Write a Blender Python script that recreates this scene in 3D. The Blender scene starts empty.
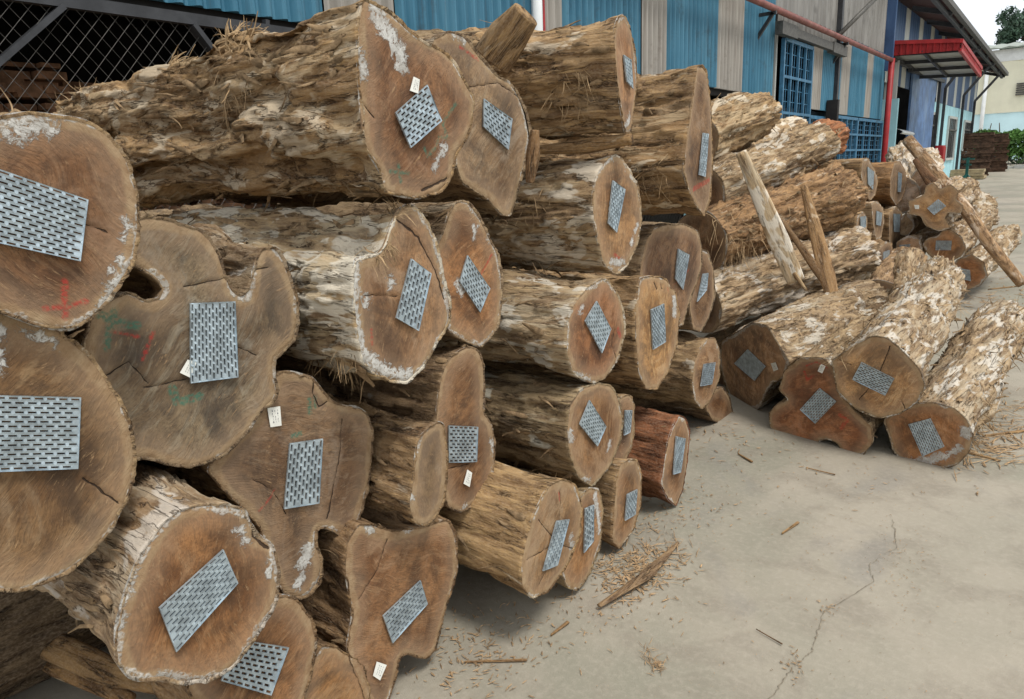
import bpy, math, random
import numpy as np
from mathutils import Vector, Matrix
from mathutils.geometry import delaunay_2d_cdt
C = bpy.context
S = C.scene
W_, H_ = 1024, 699
# ------------------------------------------------------------------ camera
FPX = 720.0
EYE = np.array([0.0, 0.0, 1.6])
def _cam_axes():
    Y = np.array([583.0, -202.5, FPX]); Y /= np.linalg.norm(Y)
    D = np.array([118.0, 2900.0, FPX]); D /= np.linalg.norm(D)
    Z = -D; Z = Z - Y * (Z @ Y); Z /= np.linalg.norm(Z)
    return np.stack([np.cross(Y, Z), Y, Z])
R = _cam_axes()
cam = bpy.data.cameras.new('camera'); camo = bpy.data.objects.new('camera', cam)
S.collection.objects.link(camo); S.camera = camo
cam.sensor_width = 36; cam.lens = FPX / W_ * 36; cam.clip_end = 2000; cam.clip_start = 0.05
camo.matrix_world = Matrix([[R[i, 0], -R[i, 1], -R[i, 2], EYE[i]] for i in range(3)] + [[0, 0, 0, 1]])
S.render.resolution_x = W_; S.render.resolution_y = H_
# ------------------------------------------------------------------ world, sun, exposure
SUN_DIR = Vector((0.45, -0.12, 0.88)).normalized()      # towards the sun
w = bpy.data.worlds.new('World'); S.world = w; w.use_nodes = True
nt = w.node_tree; bg = nt.nodes['Background']
sky = nt.nodes.new('ShaderNodeTexSky'); sky.sky_type = 'NISHITA'; sky.sun_disc = False
sky.sun_elevation = math.asin(SUN_DIR.z); sky.sun_rotation = math.atan2(SUN_DIR.x, SUN_DIR.y)
sky.dust_density = 3; sky.air_density = 1.0
mx = nt.nodes.new('ShaderNodeMix'); mx.data_type = 'RGBA'; mx.inputs['Factor'].default_value = 0.88
tc = nt.nodes.new('ShaderNodeTexCoord'); cn = nt.nodes.new('ShaderNodeTexNoise'); cn.inputs['Scale'].default_value = 2.2
cn.inputs['Detail'].default_value = 5
cr = nt.nodes.new('ShaderNodeValToRGB'); cr.color_ramp.elements[0].color = (9.0, 9.6, 10.4, 1); cr.color_ramp.elements[1].color = (12.5, 12.6, 12.4, 1)
cr.color_ramp.elements[0].position = .35; cr.color_ramp.elements[1].position = .65
nt.links.new(tc.outputs['Generated'], cn.inputs['Vector']); nt.links.new(cn.outputs['Fac'], cr.inputs[0])
nt.links.new(sky.outputs[0], mx.inputs[6]); nt.links.new(cr.outputs[0], mx.inputs[7]); nt.links.new(mx.outputs[2], bg.inputs[0])
bg.inputs[1].default_value = 0.088
sl = bpy.data.lights.new('sun', 'SUN'); sl.energy = 2.0; sl.angle = math.radians(16); sl.color = (1.0, 0.96, 0.9)
so = bpy.data.objects.new('sun', sl); S.collection.objects.link(so)
so.rotation_euler = SUN_DIR.to_track_quat('Z', 'Y').to_euler(); so.location = (3, 3, 12)
S.view_settings.view_transform = 'Standard'; S.view_settings.look = 'None'; S.view_settings.gamma = 1
S.view_settings.use_curve_mapping = False
S.view_settings.exposure = 0.38
# ------------------------------------------------------------------ rays through the photograph's points
def ray(px, py): return R @ np.array([px - 512.0, py - 349.5, FPX])
def at_x(px, py, x): d = ray(px, py); return EYE + d * (x / d[0])
def at_y(px, py, y): d = ray(px, py); return EYE + d * (y / d[1])
def at_plane(px, py, P, n): d = ray(px, py); return EYE + d * (((P - EYE) @ n) / (d @ n))
def gz(y):                                                # the yard climbs gently away from the camera
    y = np.asarray(y, float); t = np.clip(y - 11, 0, 40)
    return 0.026 * t * t / (t + 4)
def ground_at(px, py):
    d = ray(px, py); p = EYE + d * (-1.6 / d[2])
    for _ in range(8):
        z = float(gz(p[1])); p = EYE + d * ((z - 1.6) / d[2])
    return p
def project(P):
    q = (np.asarray(P) - EYE) @ R
    return np.stack([512 + q[..., 0] / q[..., 2] * FPX, 349.5 + q[..., 1] / q[..., 2] * FPX], -1)
# ------------------------------------------------------------------ noise in numpy
_rs = np.random.RandomState(5)
_perm = _rs.permutation(256); _perm = np.concatenate([_perm, _perm, _perm])
_g = _rs.normal(size=(256, 3)); _g /= np.linalg.norm(_g, axis=1)[:, None]
def gn(p):
    p = np.asarray(p, float); i = np.floor(p).astype(int); f = p - i; i &= 255
    u = f * f * f * (f * (f * 6 - 15) + 10)
    r = 0
    for a in (0, 1):
        for b in (0, 1):
            for c in (0, 1):
                h = _perm[_perm[_perm[(i[:, 0] + a) & 255] + ((i[:, 1] + b) & 255)] + ((i[:, 2] + c) & 255)]
                d = f - np.array([a, b, c])
                wt = (u[:, 0] if a else 1 - u[:, 0]) * (u[:, 1] if b else 1 - u[:, 1]) * (u[:, 2] if c else 1 - u[:, 2])
                r = r + wt * (d * _g[h]).sum(1)
    return r * 1.6
def fbm(p, o=3):
    r = 0; a = 1; s = 0
    for k in range(o): r = r + a * gn(p * (2 ** k) + k * 17.3); s += a; a *= .5
    return r / s
# ------------------------------------------------------------------ object helpers
def tag(o, label=None, cat=None, group=None, kind=None):
    if label: o['label'] = label
    if cat: o['category'] = cat
    if group: o['group'] = group
    if kind: o['kind'] = kind
    return o
def empty(name, loc=(0, 0, 0), label=None, cat=None, group=None):
    o = bpy.data.objects.new(name, None); o.empty_display_size = .1; o.location = [float(v) for v in loc]
    S.collection.objects.link(o)
    return tag(o, label, cat, group)
def mesh(name, V, F, mat, parent=None, smooth=False, M=None, attrs=None):
    me = bpy.data.meshes.new(name)
    me.from_pydata([tuple(map(float, v)) for v in V], [], F); 
    if attrs:
        for k, a in attrs.items():
            at = me.attributes.new(k, 'FLOAT_COLOR', 'POINT'); at.data.foreach_set('color', np.asarray(a, np.float32).ravel())
    if smooth: me.polygons.foreach_set('use_smooth', [True] * len(me.polygons))
    me.materials.append(mat); me.update()
    o = bpy.data.objects.new(name, me); S.collection.objects.link(o)
    if M is not None: o.matrix_world = M
    if parent is not None:
        o.parent = parent
        o.matrix_parent_inverse = Matrix.Translation(-Vector(parent.location))
    return o
class MB:
    def __init__(s): s.V = []; s.F = []
    def add(s, V, F):
        n = len(s.V); s.V += [tuple(map(float, v)) for v in V]; s.F += [tuple(i + n for i in f) for f in F]; return s
    def box(s, x0, x1, y0, y1, z0, z1):
        return s.add([(x, y, z) for x in (x0, x1) for y in (y0, y1) for z in (z0, z1)],
                     [(0, 1, 3, 2), (4, 6, 7, 5), (0, 4, 5, 1), (2, 3, 7, 6), (0, 2, 6, 4), (1, 5, 7, 3)])
    def bar(s, p, q, a, b=None, up=(0, 0, 1)):            # rectangular bar between two points
        b = b or a; p = Vector(p); q = Vector(q); d = (q - p).normalized(); u = d.cross(Vector(up))
        if u.length < 1e-3: u = d.cross(Vector((1, 0, 0)))
        u.normalize(); v = u.cross(d)
        V = [e + u * (i * a / 2) + v * (j * b / 2) for e in (p, q) for i, j in ((-1, -1), (1, -1), (1, 1), (-1, 1))]
        return s.add(V, [(0, 3, 2, 1), (4, 5, 6, 7)] + [(i, (i + 1) % 4, (i + 1) % 4 + 4, i + 4) for i in range(4)])
    def tube(s, pts, r, n=8):
        pts = [Vector([float(c) for c in p]) for p in pts]; V = []; F = []
        rr = r if isinstance(r, (list, tuple)) else [r] * len(pts)
        for k, p in enumerate(pts):
            d = (pts[min(k + 1, len(pts) - 1)] - pts[max(k - 1, 0)]).normalized()
            u = d.cross(Vector((0, 0, 1)));
            if u.length < 1e-2: u = d.cross(Vector((1, 0, 0)))
            u.normalize(); v = u.cross(d)
            V += [p + (u * math.cos(t) + v * math.sin(t)) * rr[k] for t in [2 * math.pi * i / n for i in range(n)]]
        for k in range(len(pts) - 1):
            for i in range(n): j = (i + 1) % n; F.append((k * n + i, k * n + j, (k + 1) * n + j, (k + 1) * n + i))
        F.append(tuple(range(n))[::-1]); F.append(tuple(range((len(pts) - 1) * n, len(pts) * n)))
        return s.add(V, F)
    def build(s, name, mat, parent=None, smooth=False): return mesh(name, s.V, s.F, mat, parent, smooth)
# ------------------------------------------------------------------ materials
class NT:
    def __init__(s, name):
        s.m = bpy.data.materials.new(name); s.m.use_nodes = True; s.t = s.m.node_tree
        s.b = s.t.nodes['Principled BSDF']; s.out = s.t.nodes['Material Output']
    def n(s, ty, **kw):
        nd = s.t.nodes.new('ShaderNode' + ty)
        for k, v in kw.items():
            if k.startswith('_'): setattr(nd, k[1:], v)
            else: s.put(v, nd.inputs[k.replace('__', ' ')])
        return nd
    def put(s, v, sock):
        if isinstance(v, bpy.types.NodeSocket): s.t.links.new(v, sock)
        else: sock.default_value = v
    def math(s, op, a, b=0.0, c=None, clamp=False):
        nd = s.t.nodes.new('ShaderNodeMath'); nd.operation = op; nd.use_clamp = clamp
        s.put(a, nd.inputs[0]); s.put(b, nd.inputs[1])
        if c is not None: s.put(c, nd.inputs[2])
        return nd.outputs[0]
    def mix(s, f, a, b, blend='MIX'):
        nd = s.t.nodes.new('ShaderNodeMix'); nd.data_type = 'RGBA'; nd.blend_type = blend
        s.put(f, nd.inputs[0])
        for v, k in ((a, 6), (b, 7)): s.put(v if isinstance(v, bpy.types.NodeSocket) else (*v[:3], 1), nd.inputs[k])
        return nd.outputs[2]
    def step(s, v, lo, hi):                               # smooth 0..1 between lo and hi
        nd = s.t.nodes.new('ShaderNodeMapRange'); nd.interpolation_type = 'SMOOTHSTEP'
        s.put(v, nd.inputs[0]); nd.inputs[1].default_value = lo; nd.inputs[2].default_value = hi
        return nd.outputs[0]
    def coord(s, scale=(1, 1, 1), kind='Object', rnd=True):
        tc = s.t.nodes.new('ShaderNodeTexCoord'); v = tc.outputs[kind]
        mp = s.t.nodes.new('ShaderNodeMapping'); mp.inputs['Scale'].default_value = scale
        if rnd:
            oi = s.t.nodes.new('ShaderNodeObjectInfo'); k = s.math('MULTIPLY', oi.outputs['Random'], 40.0)
            cb = s.t.nodes.new('ShaderNodeCombineXYZ')
            for i in range(3): s.t.links.new(k, cb.inputs[i])
            s.t.links.new(cb.outputs[0], mp.inputs['Location'])
        s.t.links.new(v, mp.inputs['Vector']); return mp.outputs[0]
    def noise(s, vec, scale, detail=4, rough=.55, dist=0.0):
        return s.n('TexNoise', Vector=vec, Scale=scale, Detail=detail, Roughness=rough, Distortion=dist).outputs['Fac']
    def bump(s, h, dist=.01, strength=1.0, normal=None):
        nd = s.n('Bump', Height=h, Distance=dist, Strength=strength)
        if normal is not None: s.t.links.new(normal, nd.inputs['Normal'])
        return nd.outputs[0]
    def done(s, col, rough=.8, nrm=None, metal=0.0, spec=.3):
        s.put(col if isinstance(col, bpy.types.NodeSocket) else (*col[:3], 1), s.b.inputs['Base Color'])
        s.put(rough, s.b.inputs['Roughness']); s.put(metal, s.b.inputs['Metallic'])
        s.b.inputs['Specular IOR Level'].default_value = spec
        if nrm is not None: s.t.links.new(nrm, s.b.inputs['Normal'])
        return s.m

def mat_bark():
    m = NT('bark'); oi = m.n('ObjectInfo')
    fib = m.noise(m.coord((1, 1, .12)), 70, 5, .65, .4)         # fibres along the trunk
    med = m.noise(m.coord((1, 1, .16)), 17, 6, .62, 1.2)
    big = m.noise(m.coord((1, 1, .5)), 4.5, 4, .6, .6)
    fine = m.noise(m.coord((1, 1, .6)), 160, 3, .6)
    rag = m.noise(m.coord((1, 1, .16)), 20, 7, .68, 1.0)
    c = m.mix(m.step(med, .36, .64), (.125, .078, .045), (.345, .245, .145))
    c = m.mix(m.math('MULTIPLY', m.step(fib, .50, .72), .75), c, (.50, .36, .20))
    c = m.mix(m.math('MULTIPLY', m.step(big, .50, .68), .55), c, (.22, .13, .06))
    # pale weathered crust in flakes
    k = m.math('ADD', m.math('MULTIPLY', rag, .55), m.math('MULTIPLY', big, .45))
    k = m.math('ADD', k, m.math('MULTIPLY', oi.outputs['Alpha'], .085))
    c = m.mix(m.math('MULTIPLY', m.step(k, .57, .68), .7), c, (.46, .385, .28))
    pa = m.noise(m.coord((1, 1, .5)), 8.5, 3, .55, .8)
    pa = m.math('ADD', pa, m.math('MULTIPLY', m.math('SUBTRACT', rag, .5), .35)); pa = m.math('ADD', pa, m.math('MULTIPLY', oi.outputs['Alpha'], .11))
    c = m.mix(m.math('MULTIPLY', m.step(pa, .655, .715), .8), c, (.55, .51, .45))
    # grey mould and wet dark staining
    g = m.noise(m.coord((1, 1, .3)), 7, 5, .7, .5)
    c = m.mix(m.math('MULTIPLY', m.step(g, .58, .72), .45), c, (.19, .17, .145))
    # open dark fissures along the grain
    fi = m.noise(m.coord((1, 1, .10)), 26, 4, .6, .8)
    fz = m.math('ABSOLUTE', m.math('SUBTRACT', fi, .5))
    crack = m.math('SUBTRACT', 1.0, m.step(fz, .004, .022))
    crack = m.math('MULTIPLY', crack, m.step(med, .60, .42))
    c = m.mix(m.math('MULTIPLY', crack, .8), c, (.045, .028, .017))
    c = m.mix(1.0, c, oi.outputs['Color'], 'MULTIPLY')
    c = m.mix(m.math('MULTIPLY', m.step(fine, .35, .75), .35), c, m.mix(.5, c, (.62, .5, .36)))
    h = m.math('ADD', m.math('MULTIPLY', fib, .5), m.math('MULTIPLY', rag, .7))
    h = m.math('SUBTRACT', h, m.math('MULTIPLY', crack, .35)); h = m.math('ADD', h, m.math('MULTIPLY', fine, .12))
    return m.done(c, .88, m.bump(h, .012, 1.0), spec=.15)

def mat_face():
    m = NT('sawn_end_grain'); oi = m.n('ObjectInfo')
    a = m.n('Attribute', _attribute_name='fa'); b = m.n('Attribute', _attribute_name='fb')
    sa = m.n('SeparateColor', Color=a.outputs['Color']); sb = m.n('SeparateColor', Color=b.outputs['Color'])
    rim, white, crk = sa.outputs; red, green, ring = sb.outputs
    co = m.coord()
    n1 = m.noise(co, 6, 4, .6, .3); n2 = m.noise(co, 28, 5, .65); n3 = m.noise(co, 120, 4, .65)
    # growth rings
    rr = m.math('ADD', ring, m.math('MULTIPLY', n1, .075)); rr = m.math('ADD', rr, m.math('MULTIPLY', n2, .012))
    wv = m.math('SINE', m.math('MULTIPLY', rr, 620.0)); wv2 = m.math('SINE', m.math('MULTIPLY', rr, 170.0))
    # saw scratches, arcs of a chain bar across the end
    wc = m.n('TexNoise', Vector=co, Scale=4.0, Detail=2.0)
    wv_ = m.n('VectorMath', _operation='SCALE', Scale=.16); m.t.links.new(wc.outputs['Color'], wv_.inputs[0])
    wa = m.n('VectorMath', _operation='ADD'); m.t.links.new(m.coord(rnd=False), wa.inputs[0]); m.t.links.new(wv_.outputs[0], wa.inputs[1])
    rot = m.n('VectorRotate', Vector=wa.outputs[0], _rotation_type='Z_AXIS', Angle=m.math('MULTIPLY', oi.outputs['Random'], 6.28))
    mp = m.n('Mapping', Vector=rot.outputs[0]); mp.inputs['Scale'].default_value = (1, .10, 1)
    wob = m.n('VectorMath', _operation='ADD'); m.t.links.new(mp.outputs[0], wob.inputs[0])
    m.t.links.new(m.n('VectorMath', _operation='SCALE', Scale=.03).outputs[0], wob.inputs[1])
    saw = m.noise(wob.outputs[0], 260, 3, .7, .25)
    saw2 = m.noise(mp.outputs[0], 60, 3, .6, .5)
    c = m.mix(m.step(n1, .35, .65), (.17, .086, .040), (.32, .18, .088))
    c = m.mix(m.math('MULTIPLY', m.step(n2, .42, .66), .5), c, (.095, .052, .03))
    c = m.mix(m.math('MULTIPLY', m.step(saw2, .5, .66), .50), c, (.36, .235, .135))
    c = m.mix(m.math('MULTIPLY', m.step(saw, .46, .64), .42), c, (.07, .042, .026))
    c = m.mix(m.math('MULTIPLY', m.math('MULTIPLY', m.step(wv2, .2, 1.0), m.step(n2, .4, .6)), .12), c, (.08, .045, .026))
    c = m.mix(m.math('MULTIPLY', m.math('MULTIPLY', m.step(wv, .3, 1.0), m.step(n2, .45, .62)), .10), c, (.10, .06, .035))
    bl = m.noise(m.coord(), 3.2, 5, .7, 1.2); c = m.mix(m.math('MULTIPLY', m.step(bl, .46, .64), .72), c, (.070, .043, .028)); c = m.mix(m.math('MULTIPLY', m.step(bl, .46, .34), .55), c, (.34, .23, .145))
    c = m.mix(1.0, c, oi.outputs['Color'], 'MULTIPLY')
    # pale sapwood band under the bark
    fl = m.noise(wob.outputs[0], 130, 4, .75, .3)
    c = m.mix(m.math('MULTIPLY', m.step(fl, .56, .68), m.math('MULTIPLY', m.step(n2, .42, .58), .6)), c, (.42, .27, .14))
    c = m.mix(m.math('MULTIPLY', m.step(n3, .52, .70), .35), c, (.06, .036, .022))
    rw = m.math('ADD', rim, m.math('MULTIPLY', m.math('SUBTRACT', n1, .5), .06)); rw = m.math('ADD', rw, m.math('MULTIPLY', m.math('SUBTRACT', n2, .5), .02))
    heart = m.math('SUBTRACT', 1.0, m.step(rw, .028, .085)); c = m.mix(m.math('MULTIPLY', heart, .35), c, (.36, .25, .16))
    sap = m.math('SUBTRACT', 1.0, m.step(rw, .018, .030))
    c = m.mix(m.math('MULTIPLY', sap, .65), c, m.mix(m.step(n2, .3, .7), (.26, .165, .085), (.42, .305, .18)))
    edge = m.math('SUBTRACT', 1.0, m.step(m.math('ADD', rim, m.math('MULTIPLY', m.math('SUBTRACT', n2, .5), .012)), .002, .006))
    c = m.mix(m.math('MULTIPLY', edge, .7), c, (.10, .065, .04))
    # chalky white fungus and sealing wax
    nw = m.math('MULTIPLY', m.math('SUBTRACT', m.noise(co, 42, 6, .75, .6), .5), .10)
    wd = m.math('ADD', white, nw)
    wm = m.math('MULTIPLY', m.math('SUBTRACT', 1.0, m.step(wd, -.004, .006)), m.step(n3, .30, .46))
    rn = m.noise(co, 7.5, 4, .6)
    rimw = m.math('SUBTRACT', m.math('ADD', m.math('MULTIPLY', oi.outputs['Alpha'], .17), m.math('MULTIPLY', rn, 1.0)), m.math('MULTIPLY', rim, 9.0))
    rimw = m.math('ADD', rimw, nw)
    wm2 = m.math('MULTIPLY', m.step(rimw, .545, .60), m.step(n3, .36, .55))
    wm = m.math('MAXIMUM', wm, m.math('MULTIPLY', wm2, .8))
    c = m.mix(m.math('MULTIPLY', wm, .88), c, m.mix(m.step(n2, .35, .65), (.38, .37, .34), (.60, .60, .57)))
    # timber crayon
    for d, col in ((red, (.42, .03, .025)), (green, (.02, .16, .11))):
        k = m.math('SUBTRACT', 1.0, m.step(m.math('ADD', d, m.math('MULTIPLY', m.math('SUBTRACT', n2, .5), .014)), -.002, .005))
        c = m.mix(m.math('MULTIPLY', m.math('MULTIPLY', k, m.step(n3, .36, .60)), .62), c, col)
    ck = m.math('SUBTRACT', 1.0, m.step(m.math('ADD', crk, m.math('MULTIPLY', m.math('SUBTRACT', n2, .5), .009)), -.0006, .0008))
    c = m.mix(m.math('MULTIPLY', ck, .9), c, (.03, .018, .012))
    h = m.math('ADD', m.math('MULTIPLY', saw, .5), m.math('MULTIPLY', saw2, .3)); h = m.math('ADD', h, m.math('MULTIPLY', wv, .015))
    h = m.math('SUBTRACT', h, m.math('MULTIPLY', ck, 1.6)); h = m.math('ADD', h, m.math('MULTIPLY', n3, .25)); h = m.math('ADD', h, m.math('MULTIPLY', wm, .3))
    return m.done(c, .78, m.bump(h, .0045, 1.0), spec=.25)

def simple(name, col, rough=.6, metal=0.0, var=.25, scale=8, bump=0.0, spec=.3, dirt=None):
    m = NT(name); co = m.coord(kind='Object'); n = m.noise(co, scale, 5, .65)
    d = tuple(v * (1 - var) for v in col); l = tuple(min(1, v * (1 + var * .6)) for v in col)
    c = m.mix(m.step(n, .3, .7), d, l)
    if dirt:
        k = m.noise(m.coord((1, 1, .25)), scale * .7, 6, .7); c = m.mix(m.math('MULTIPLY', m.step(k, .5, .72), dirt[1]), c, dirt[0])
    return m.done(c, rough, m.bump(m.noise(co, scale * 8, 4), .003, bump) if bump else None, metal, spec)

def mat_ground():
    m = NT('concrete_yard'); co = m.coord(kind='Object', rnd=False)
    a = m.noise(co, .55, 5, .6, .6); b = m.noise(co, 3.2, 6, .65, .3); f = m.noise(co, 38, 5, .7); g = m.noise(co, 260, 3, .6)
    st = m.noise(m.coord((1, .8, 1), rnd=False), 1.3, 5, .6, 1.0)
    c = m.mix(m.step(a, .34, .62), (.235, .224, .172), (.350, .312, .248))
    c = m.mix(m.math('MULTIPLY', m.step(b, .45, .66), .6), c, (.225, .197, .155))
    c = m.mix(m.math('MULTIPLY', m.step(st, .54, .70), .40), c, (.205, .195, .18))
    c = m.mix(m.math('MULTIPLY', m.step(f, .42, .72), .30), c, (.43, .385, .315))
    c = m.mix(m.math('MULTIPLY', m.step(g, .60, .74), .35), c, (.17, .14, .105))
    # sawdust speckle
    v = m.n('TexVoronoi', Vector=co, Scale=70.0); sp = m.math('MULTIPLY', m.math('LESS_THAN', v.outputs['Distance'], .10), m.step(b, .45, .6))
    c = m.mix(m.math('MULTIPLY', sp, .6), c, (.42, .28, .15))
    h = m.math('ADD', m.math('MULTIPLY', f, .5), m.math('MULTIPLY', g, .4)); h = m.math('ADD', h, m.math('MULTIPLY', b, .8))
    return m.done(c, m.math('ADD', .72, m.math('MULTIPLY', b, .2)), m.bump(h, .006, .8), spec=.3)

def mat_sheet(name, col, fade, rust, amt):
    m = NT(name); co = m.coord((1, 1, .12)); n = m.noise(co, 6, 6, .65, .3); n2 = m.noise(m.coord((1, 1, .04)), 26, 4, .6); n3 = m.noise(m.coord(), 3, 6, .7)
    c = m.mix(m.step(n, .32, .70), col, fade)
    c = m.mix(m.math('MULTIPLY', m.step(n2, .52, .75), amt), c, rust)
    c = m.mix(m.math('MULTIPLY', m.step(n3, .54, .72), amt * .8), c, tuple(v * .6 for v in rust))
    return m.done(c, .55, m.bump(n2, .002, .4), spec=.35)

M = dict(
 bark=mat_bark(), face=mat_face(), ground=mat_ground(),
 bark_strip=simple('bark_strip', (.27, .185, .105), .9, var=.6, scale=25, bump=.6, spec=.1),
 chip=simple('chips', (.36, .24, .13), .9, var=.6, scale=60),
 fibre=simple('bark_fibre', (.36, .25, .14), .9, var=.55, scale=18, bump=.6, spec=.1),
 plate=simple('galvanised_steel', (.42, .50, .55), .42, .55, var=.34, scale=30, bump=.15, spec=.5),
 paper=simple('tag_paper', (.72, .72, .66), .8, var=.08, scale=40), ink=simple('ink', (.05, .06, .09), .8),
 blue=mat_sheet('blue_sheet', (.034, .145, .225), (.07, .21, .30), (.055, .09, .11), .6),
 grey=mat_sheet('fibre_sheet', (.27, .25, .22), (.37, .345, .305), (.17, .13, .10), .45),
 darkgrey=mat_sheet('weathered_sheet', (.15, .14, .125), (.25, .24, .22), (.08, .07, .06), .6),
 deepblue=mat_sheet('deep_blue_sheet', (.035, .075, .17), (.06, .12, .23), (.02, .03, .08), .3),
 pale=mat_sheet('pale_sheet', (.40, .42, .40), (.52, .53, .5), (.25, .23, .2), .3),
 palecyan=simple('warehouse_blue', (.58, .80, .86), .7, var=.08, scale=.6),
 cyan=simple('pale_blue_render', (.40, .68, .74), .75, var=.12, scale=2, dirt=((.2, .3, .32), .4)),
 doorblue=simple('blue_door_paint', (.09, .17, .34), .5, var=.4, scale=3, dirt=((.25, .33, .42), .5)),
 redpaint=simple('red_paint', (.33, .022, .024), .5, var=.25, scale=5, dirt=((.2, .03, .03), .4)),
 redpipe=simple('faded_red_pipe', (.24, .085, .07), .6, var=.3, scale=6, dirt=((.3, .2, .16), .5)),
 steel=simple('dark_steel', (.048, .050, .054), .5, .2, var=.3, scale=6),
 bluebar=simple('blue_bars', (.05, .16, .27), .5, var=.3, scale=8),
 wire=simple('galvanised_wire', (.12, .115, .105), .6, .5, var=.3, scale=20),
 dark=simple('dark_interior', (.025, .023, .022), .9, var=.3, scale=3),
 glass=simple('dusty_glass', (.05, .07, .09), .18, var=.4, scale=4, spec=.6),
 white=simple('white_paint', (.70, .72, .72), .6, var=.1, scale=3),
 cream=simple('cream_cladding', (.72, .70, .55), .6, var=.06, scale=1),
 roofg=simple('grey_green_roof', (.26, .29, .25), .6, var=.15, scale=1),
 timber=simple('stacked_timber', (.25, .13, .07), .8, var=.5, scale=9, bump=.5),
 pallet=simple('pallet_wood', (.10, .055, .035), .85, var=.6, scale=5, bump=.5),
 palewood=simple('pale_block', (.42, .33, .2), .8, var=.3, scale=9),
 green=simple('green_machine_paint', (.012, .085, .07), .45, var=.3, scale=8),
 leaf=simple('leaves', (.085, .19, .04), .6, var=.6, scale=1.3), leafd=simple('tree_leaves', (.055, .10, .065), .65, var=.55, scale=.5),
 trunk=simple('trunk_wood', (.12, .09, .06), .9, var=.4, scale=4),
 crackm=simple('sandy_crack', (.25, .215, .16), .95, var=.4, scale=40, bump=.8),
 soffit=simple('red_brown_soffit', (.085, .04, .035), .7, var=.25, scale=3),
)
# ------------------------------------------------------------------ ground
XW = -4.5
ys = np.r_[np.arange(-12, 12, 1.0), np.arange(12, 60, 2.0), np.arange(60, 400, 20.0)]; xs = np.r_[np.arange(-160, -10, 15.0), np.arange(-10, 14, 2.0), np.arange(14, 180, 15.0)]
V = [(a, b, float(gz(b))) for b in ys for a in xs]; nx_ = len(xs)
mesh('ground', V, [(j * nx_ + i, j * nx_ + i + 1, (j + 1) * nx_ + i + 1, (j + 1) * nx_ + i) for j in range(len(ys) - 1) for i in range(nx_ - 1)], M['ground'])['kind'] = 'structure'
rr = random.Random(3)
def crack_strip(pts, w):
    P = []
    for (a, b) in zip(pts[:-1], pts[1:]):
        for k in range(14):
            t = k / 14; P.append((a[0] + (b[0] - a[0]) * t + rr.uniform(-1.6, 1.6), a[1] + (b[1] - a[1]) * t + rr.uniform(-1, 1)))
    V = []; F = []
    for k, p in enumerate(P):
        g = ground_at(*p); ww = w * rr.uniform(.15, 1.0); V += [(g[0] - ww / 2, g[1] - ww * .3, g[2] + .004), (g[0] + ww / 2, g[1] + ww * .3, g[2] + .004)]
    return V, [(2 * k, 2 * k + 1, 2 * k + 3, 2 * k + 2) for k in range(len(P) - 1)]
V, F = crack_strip([(893, 520), (896, 548), (868, 565), (874, 583), (824, 612), (812, 652), (793, 668), (770, 699), (750, 730)], .0045)
mesh('ground_crack', V, F, M['crackm'])['kind'] = 'structure'
# ------------------------------------------------------------------ factory building
def wy(px, py, x=XW): return float(at_x(px, py, x)[1])
def wz(px, py, x=XW): return float(at_x(px, py, x)[2])
bld = empty('factory_building', (XW, 12, 0), 'long factory shed clad in blue and grey corrugated sheets behind the logs', 'factory')
def corr(name, y0, y1, z0, z1, mat, x=XW, per=.125, amp=.032, slope=0):
    n = max(2, int((y1 - y0) / per * 8)); V = []; F = []
    for i in range(n + 1):
        y = y0 + (y1 - y0) * i / n; d = math.sin(2 * math.pi * y / per) * amp
        V += [(x + d, y, z0), (x + d, y, z1 + slope * (y - y0)), (x - .03, y, z1 + slope * (y - y0)), (x - .03, y, z0)]
    for i in range(n):
        a = i * 4; b = a + 4; F += [(a, b, b + 1, a + 1), (a + 1, b + 1, b + 2, a + 2), (a + 3, a, b, b + 3)[::-1]]
    return mesh(name, V, F, M[mat], bld, False)
ZC = 2.68; ZP = 4.10
bounds = [(-2.0, 'blue'), (wy(324, 20), 'grey'), (wy(397, 15), 'blue'), (wy(538, 10), 'grey'), (wy(563, 20), 'blue'), (wy(640, 40), 'grey'), (wy(667, 40), 'blue'), (wy(717, 50), 'grey'), (wy(741, 60), 'blue'), (wy(773, 70), None)]
rj = random.Random(8)
for (a, m_), (b, _) in zip(bounds[:-1], bounds[1:]):
    corr('cladding_sheet', a + .004, b - .004, ZC + rj.uniform(-.02, .02), ZP + .9, m_, x=XW + rj.uniform(-.004, .004))
MB().tube([(XW + .07, wy(531, 10), 0), (XW + .07, wy(531, 10), 5)], .055, 12).build('downpipe', M['white'], bld, True)
MB().bar((XW + .04, wy(538, 10) + .02, ZC), (XW + .04, wy(538, 10) + .02, 5), .035).build('red_strip', M['redpaint'], bld)
yd0, yd1, yd2, yd3 = wy(774, 60), wy(811, 70), wy(820, 80), wy(833, 80)
zr = wz(800, 40)
corr('cladding_sheet', yd0, yd3, zr + .02, ZP, 'darkgrey'); corr('cladding_sheet', yd1, yd2, 2.55, zr - .02, 'grey'); corr('cladding_sheet', yd2 + .005, yd3, 2.55, zr - .02, 'blue')
for a, b, m_ in ((836, 840, 'blue'), (840, 848, 'grey'), (848, 865, 'blue'), (865, 871, 'grey'), (871, 883, 'blue')):
    corr('cladding_sheet', wy(a, 80) + .004, wy(b, 85) - .004, 2.52, ZP, m_)
YE = wy(888.5, 30)
corr('upper_cladding', wy(773, 20), YE - .35, ZP + .01, 7.6, 'darkgrey', x=XW + .015, per=.30, amp=.012)
corr('upper_cladding', -2, wy(773, 20) - .01, ZP + .92, 7.6, 'darkgrey', x=XW + .015, per=.30, amp=.012)
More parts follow.
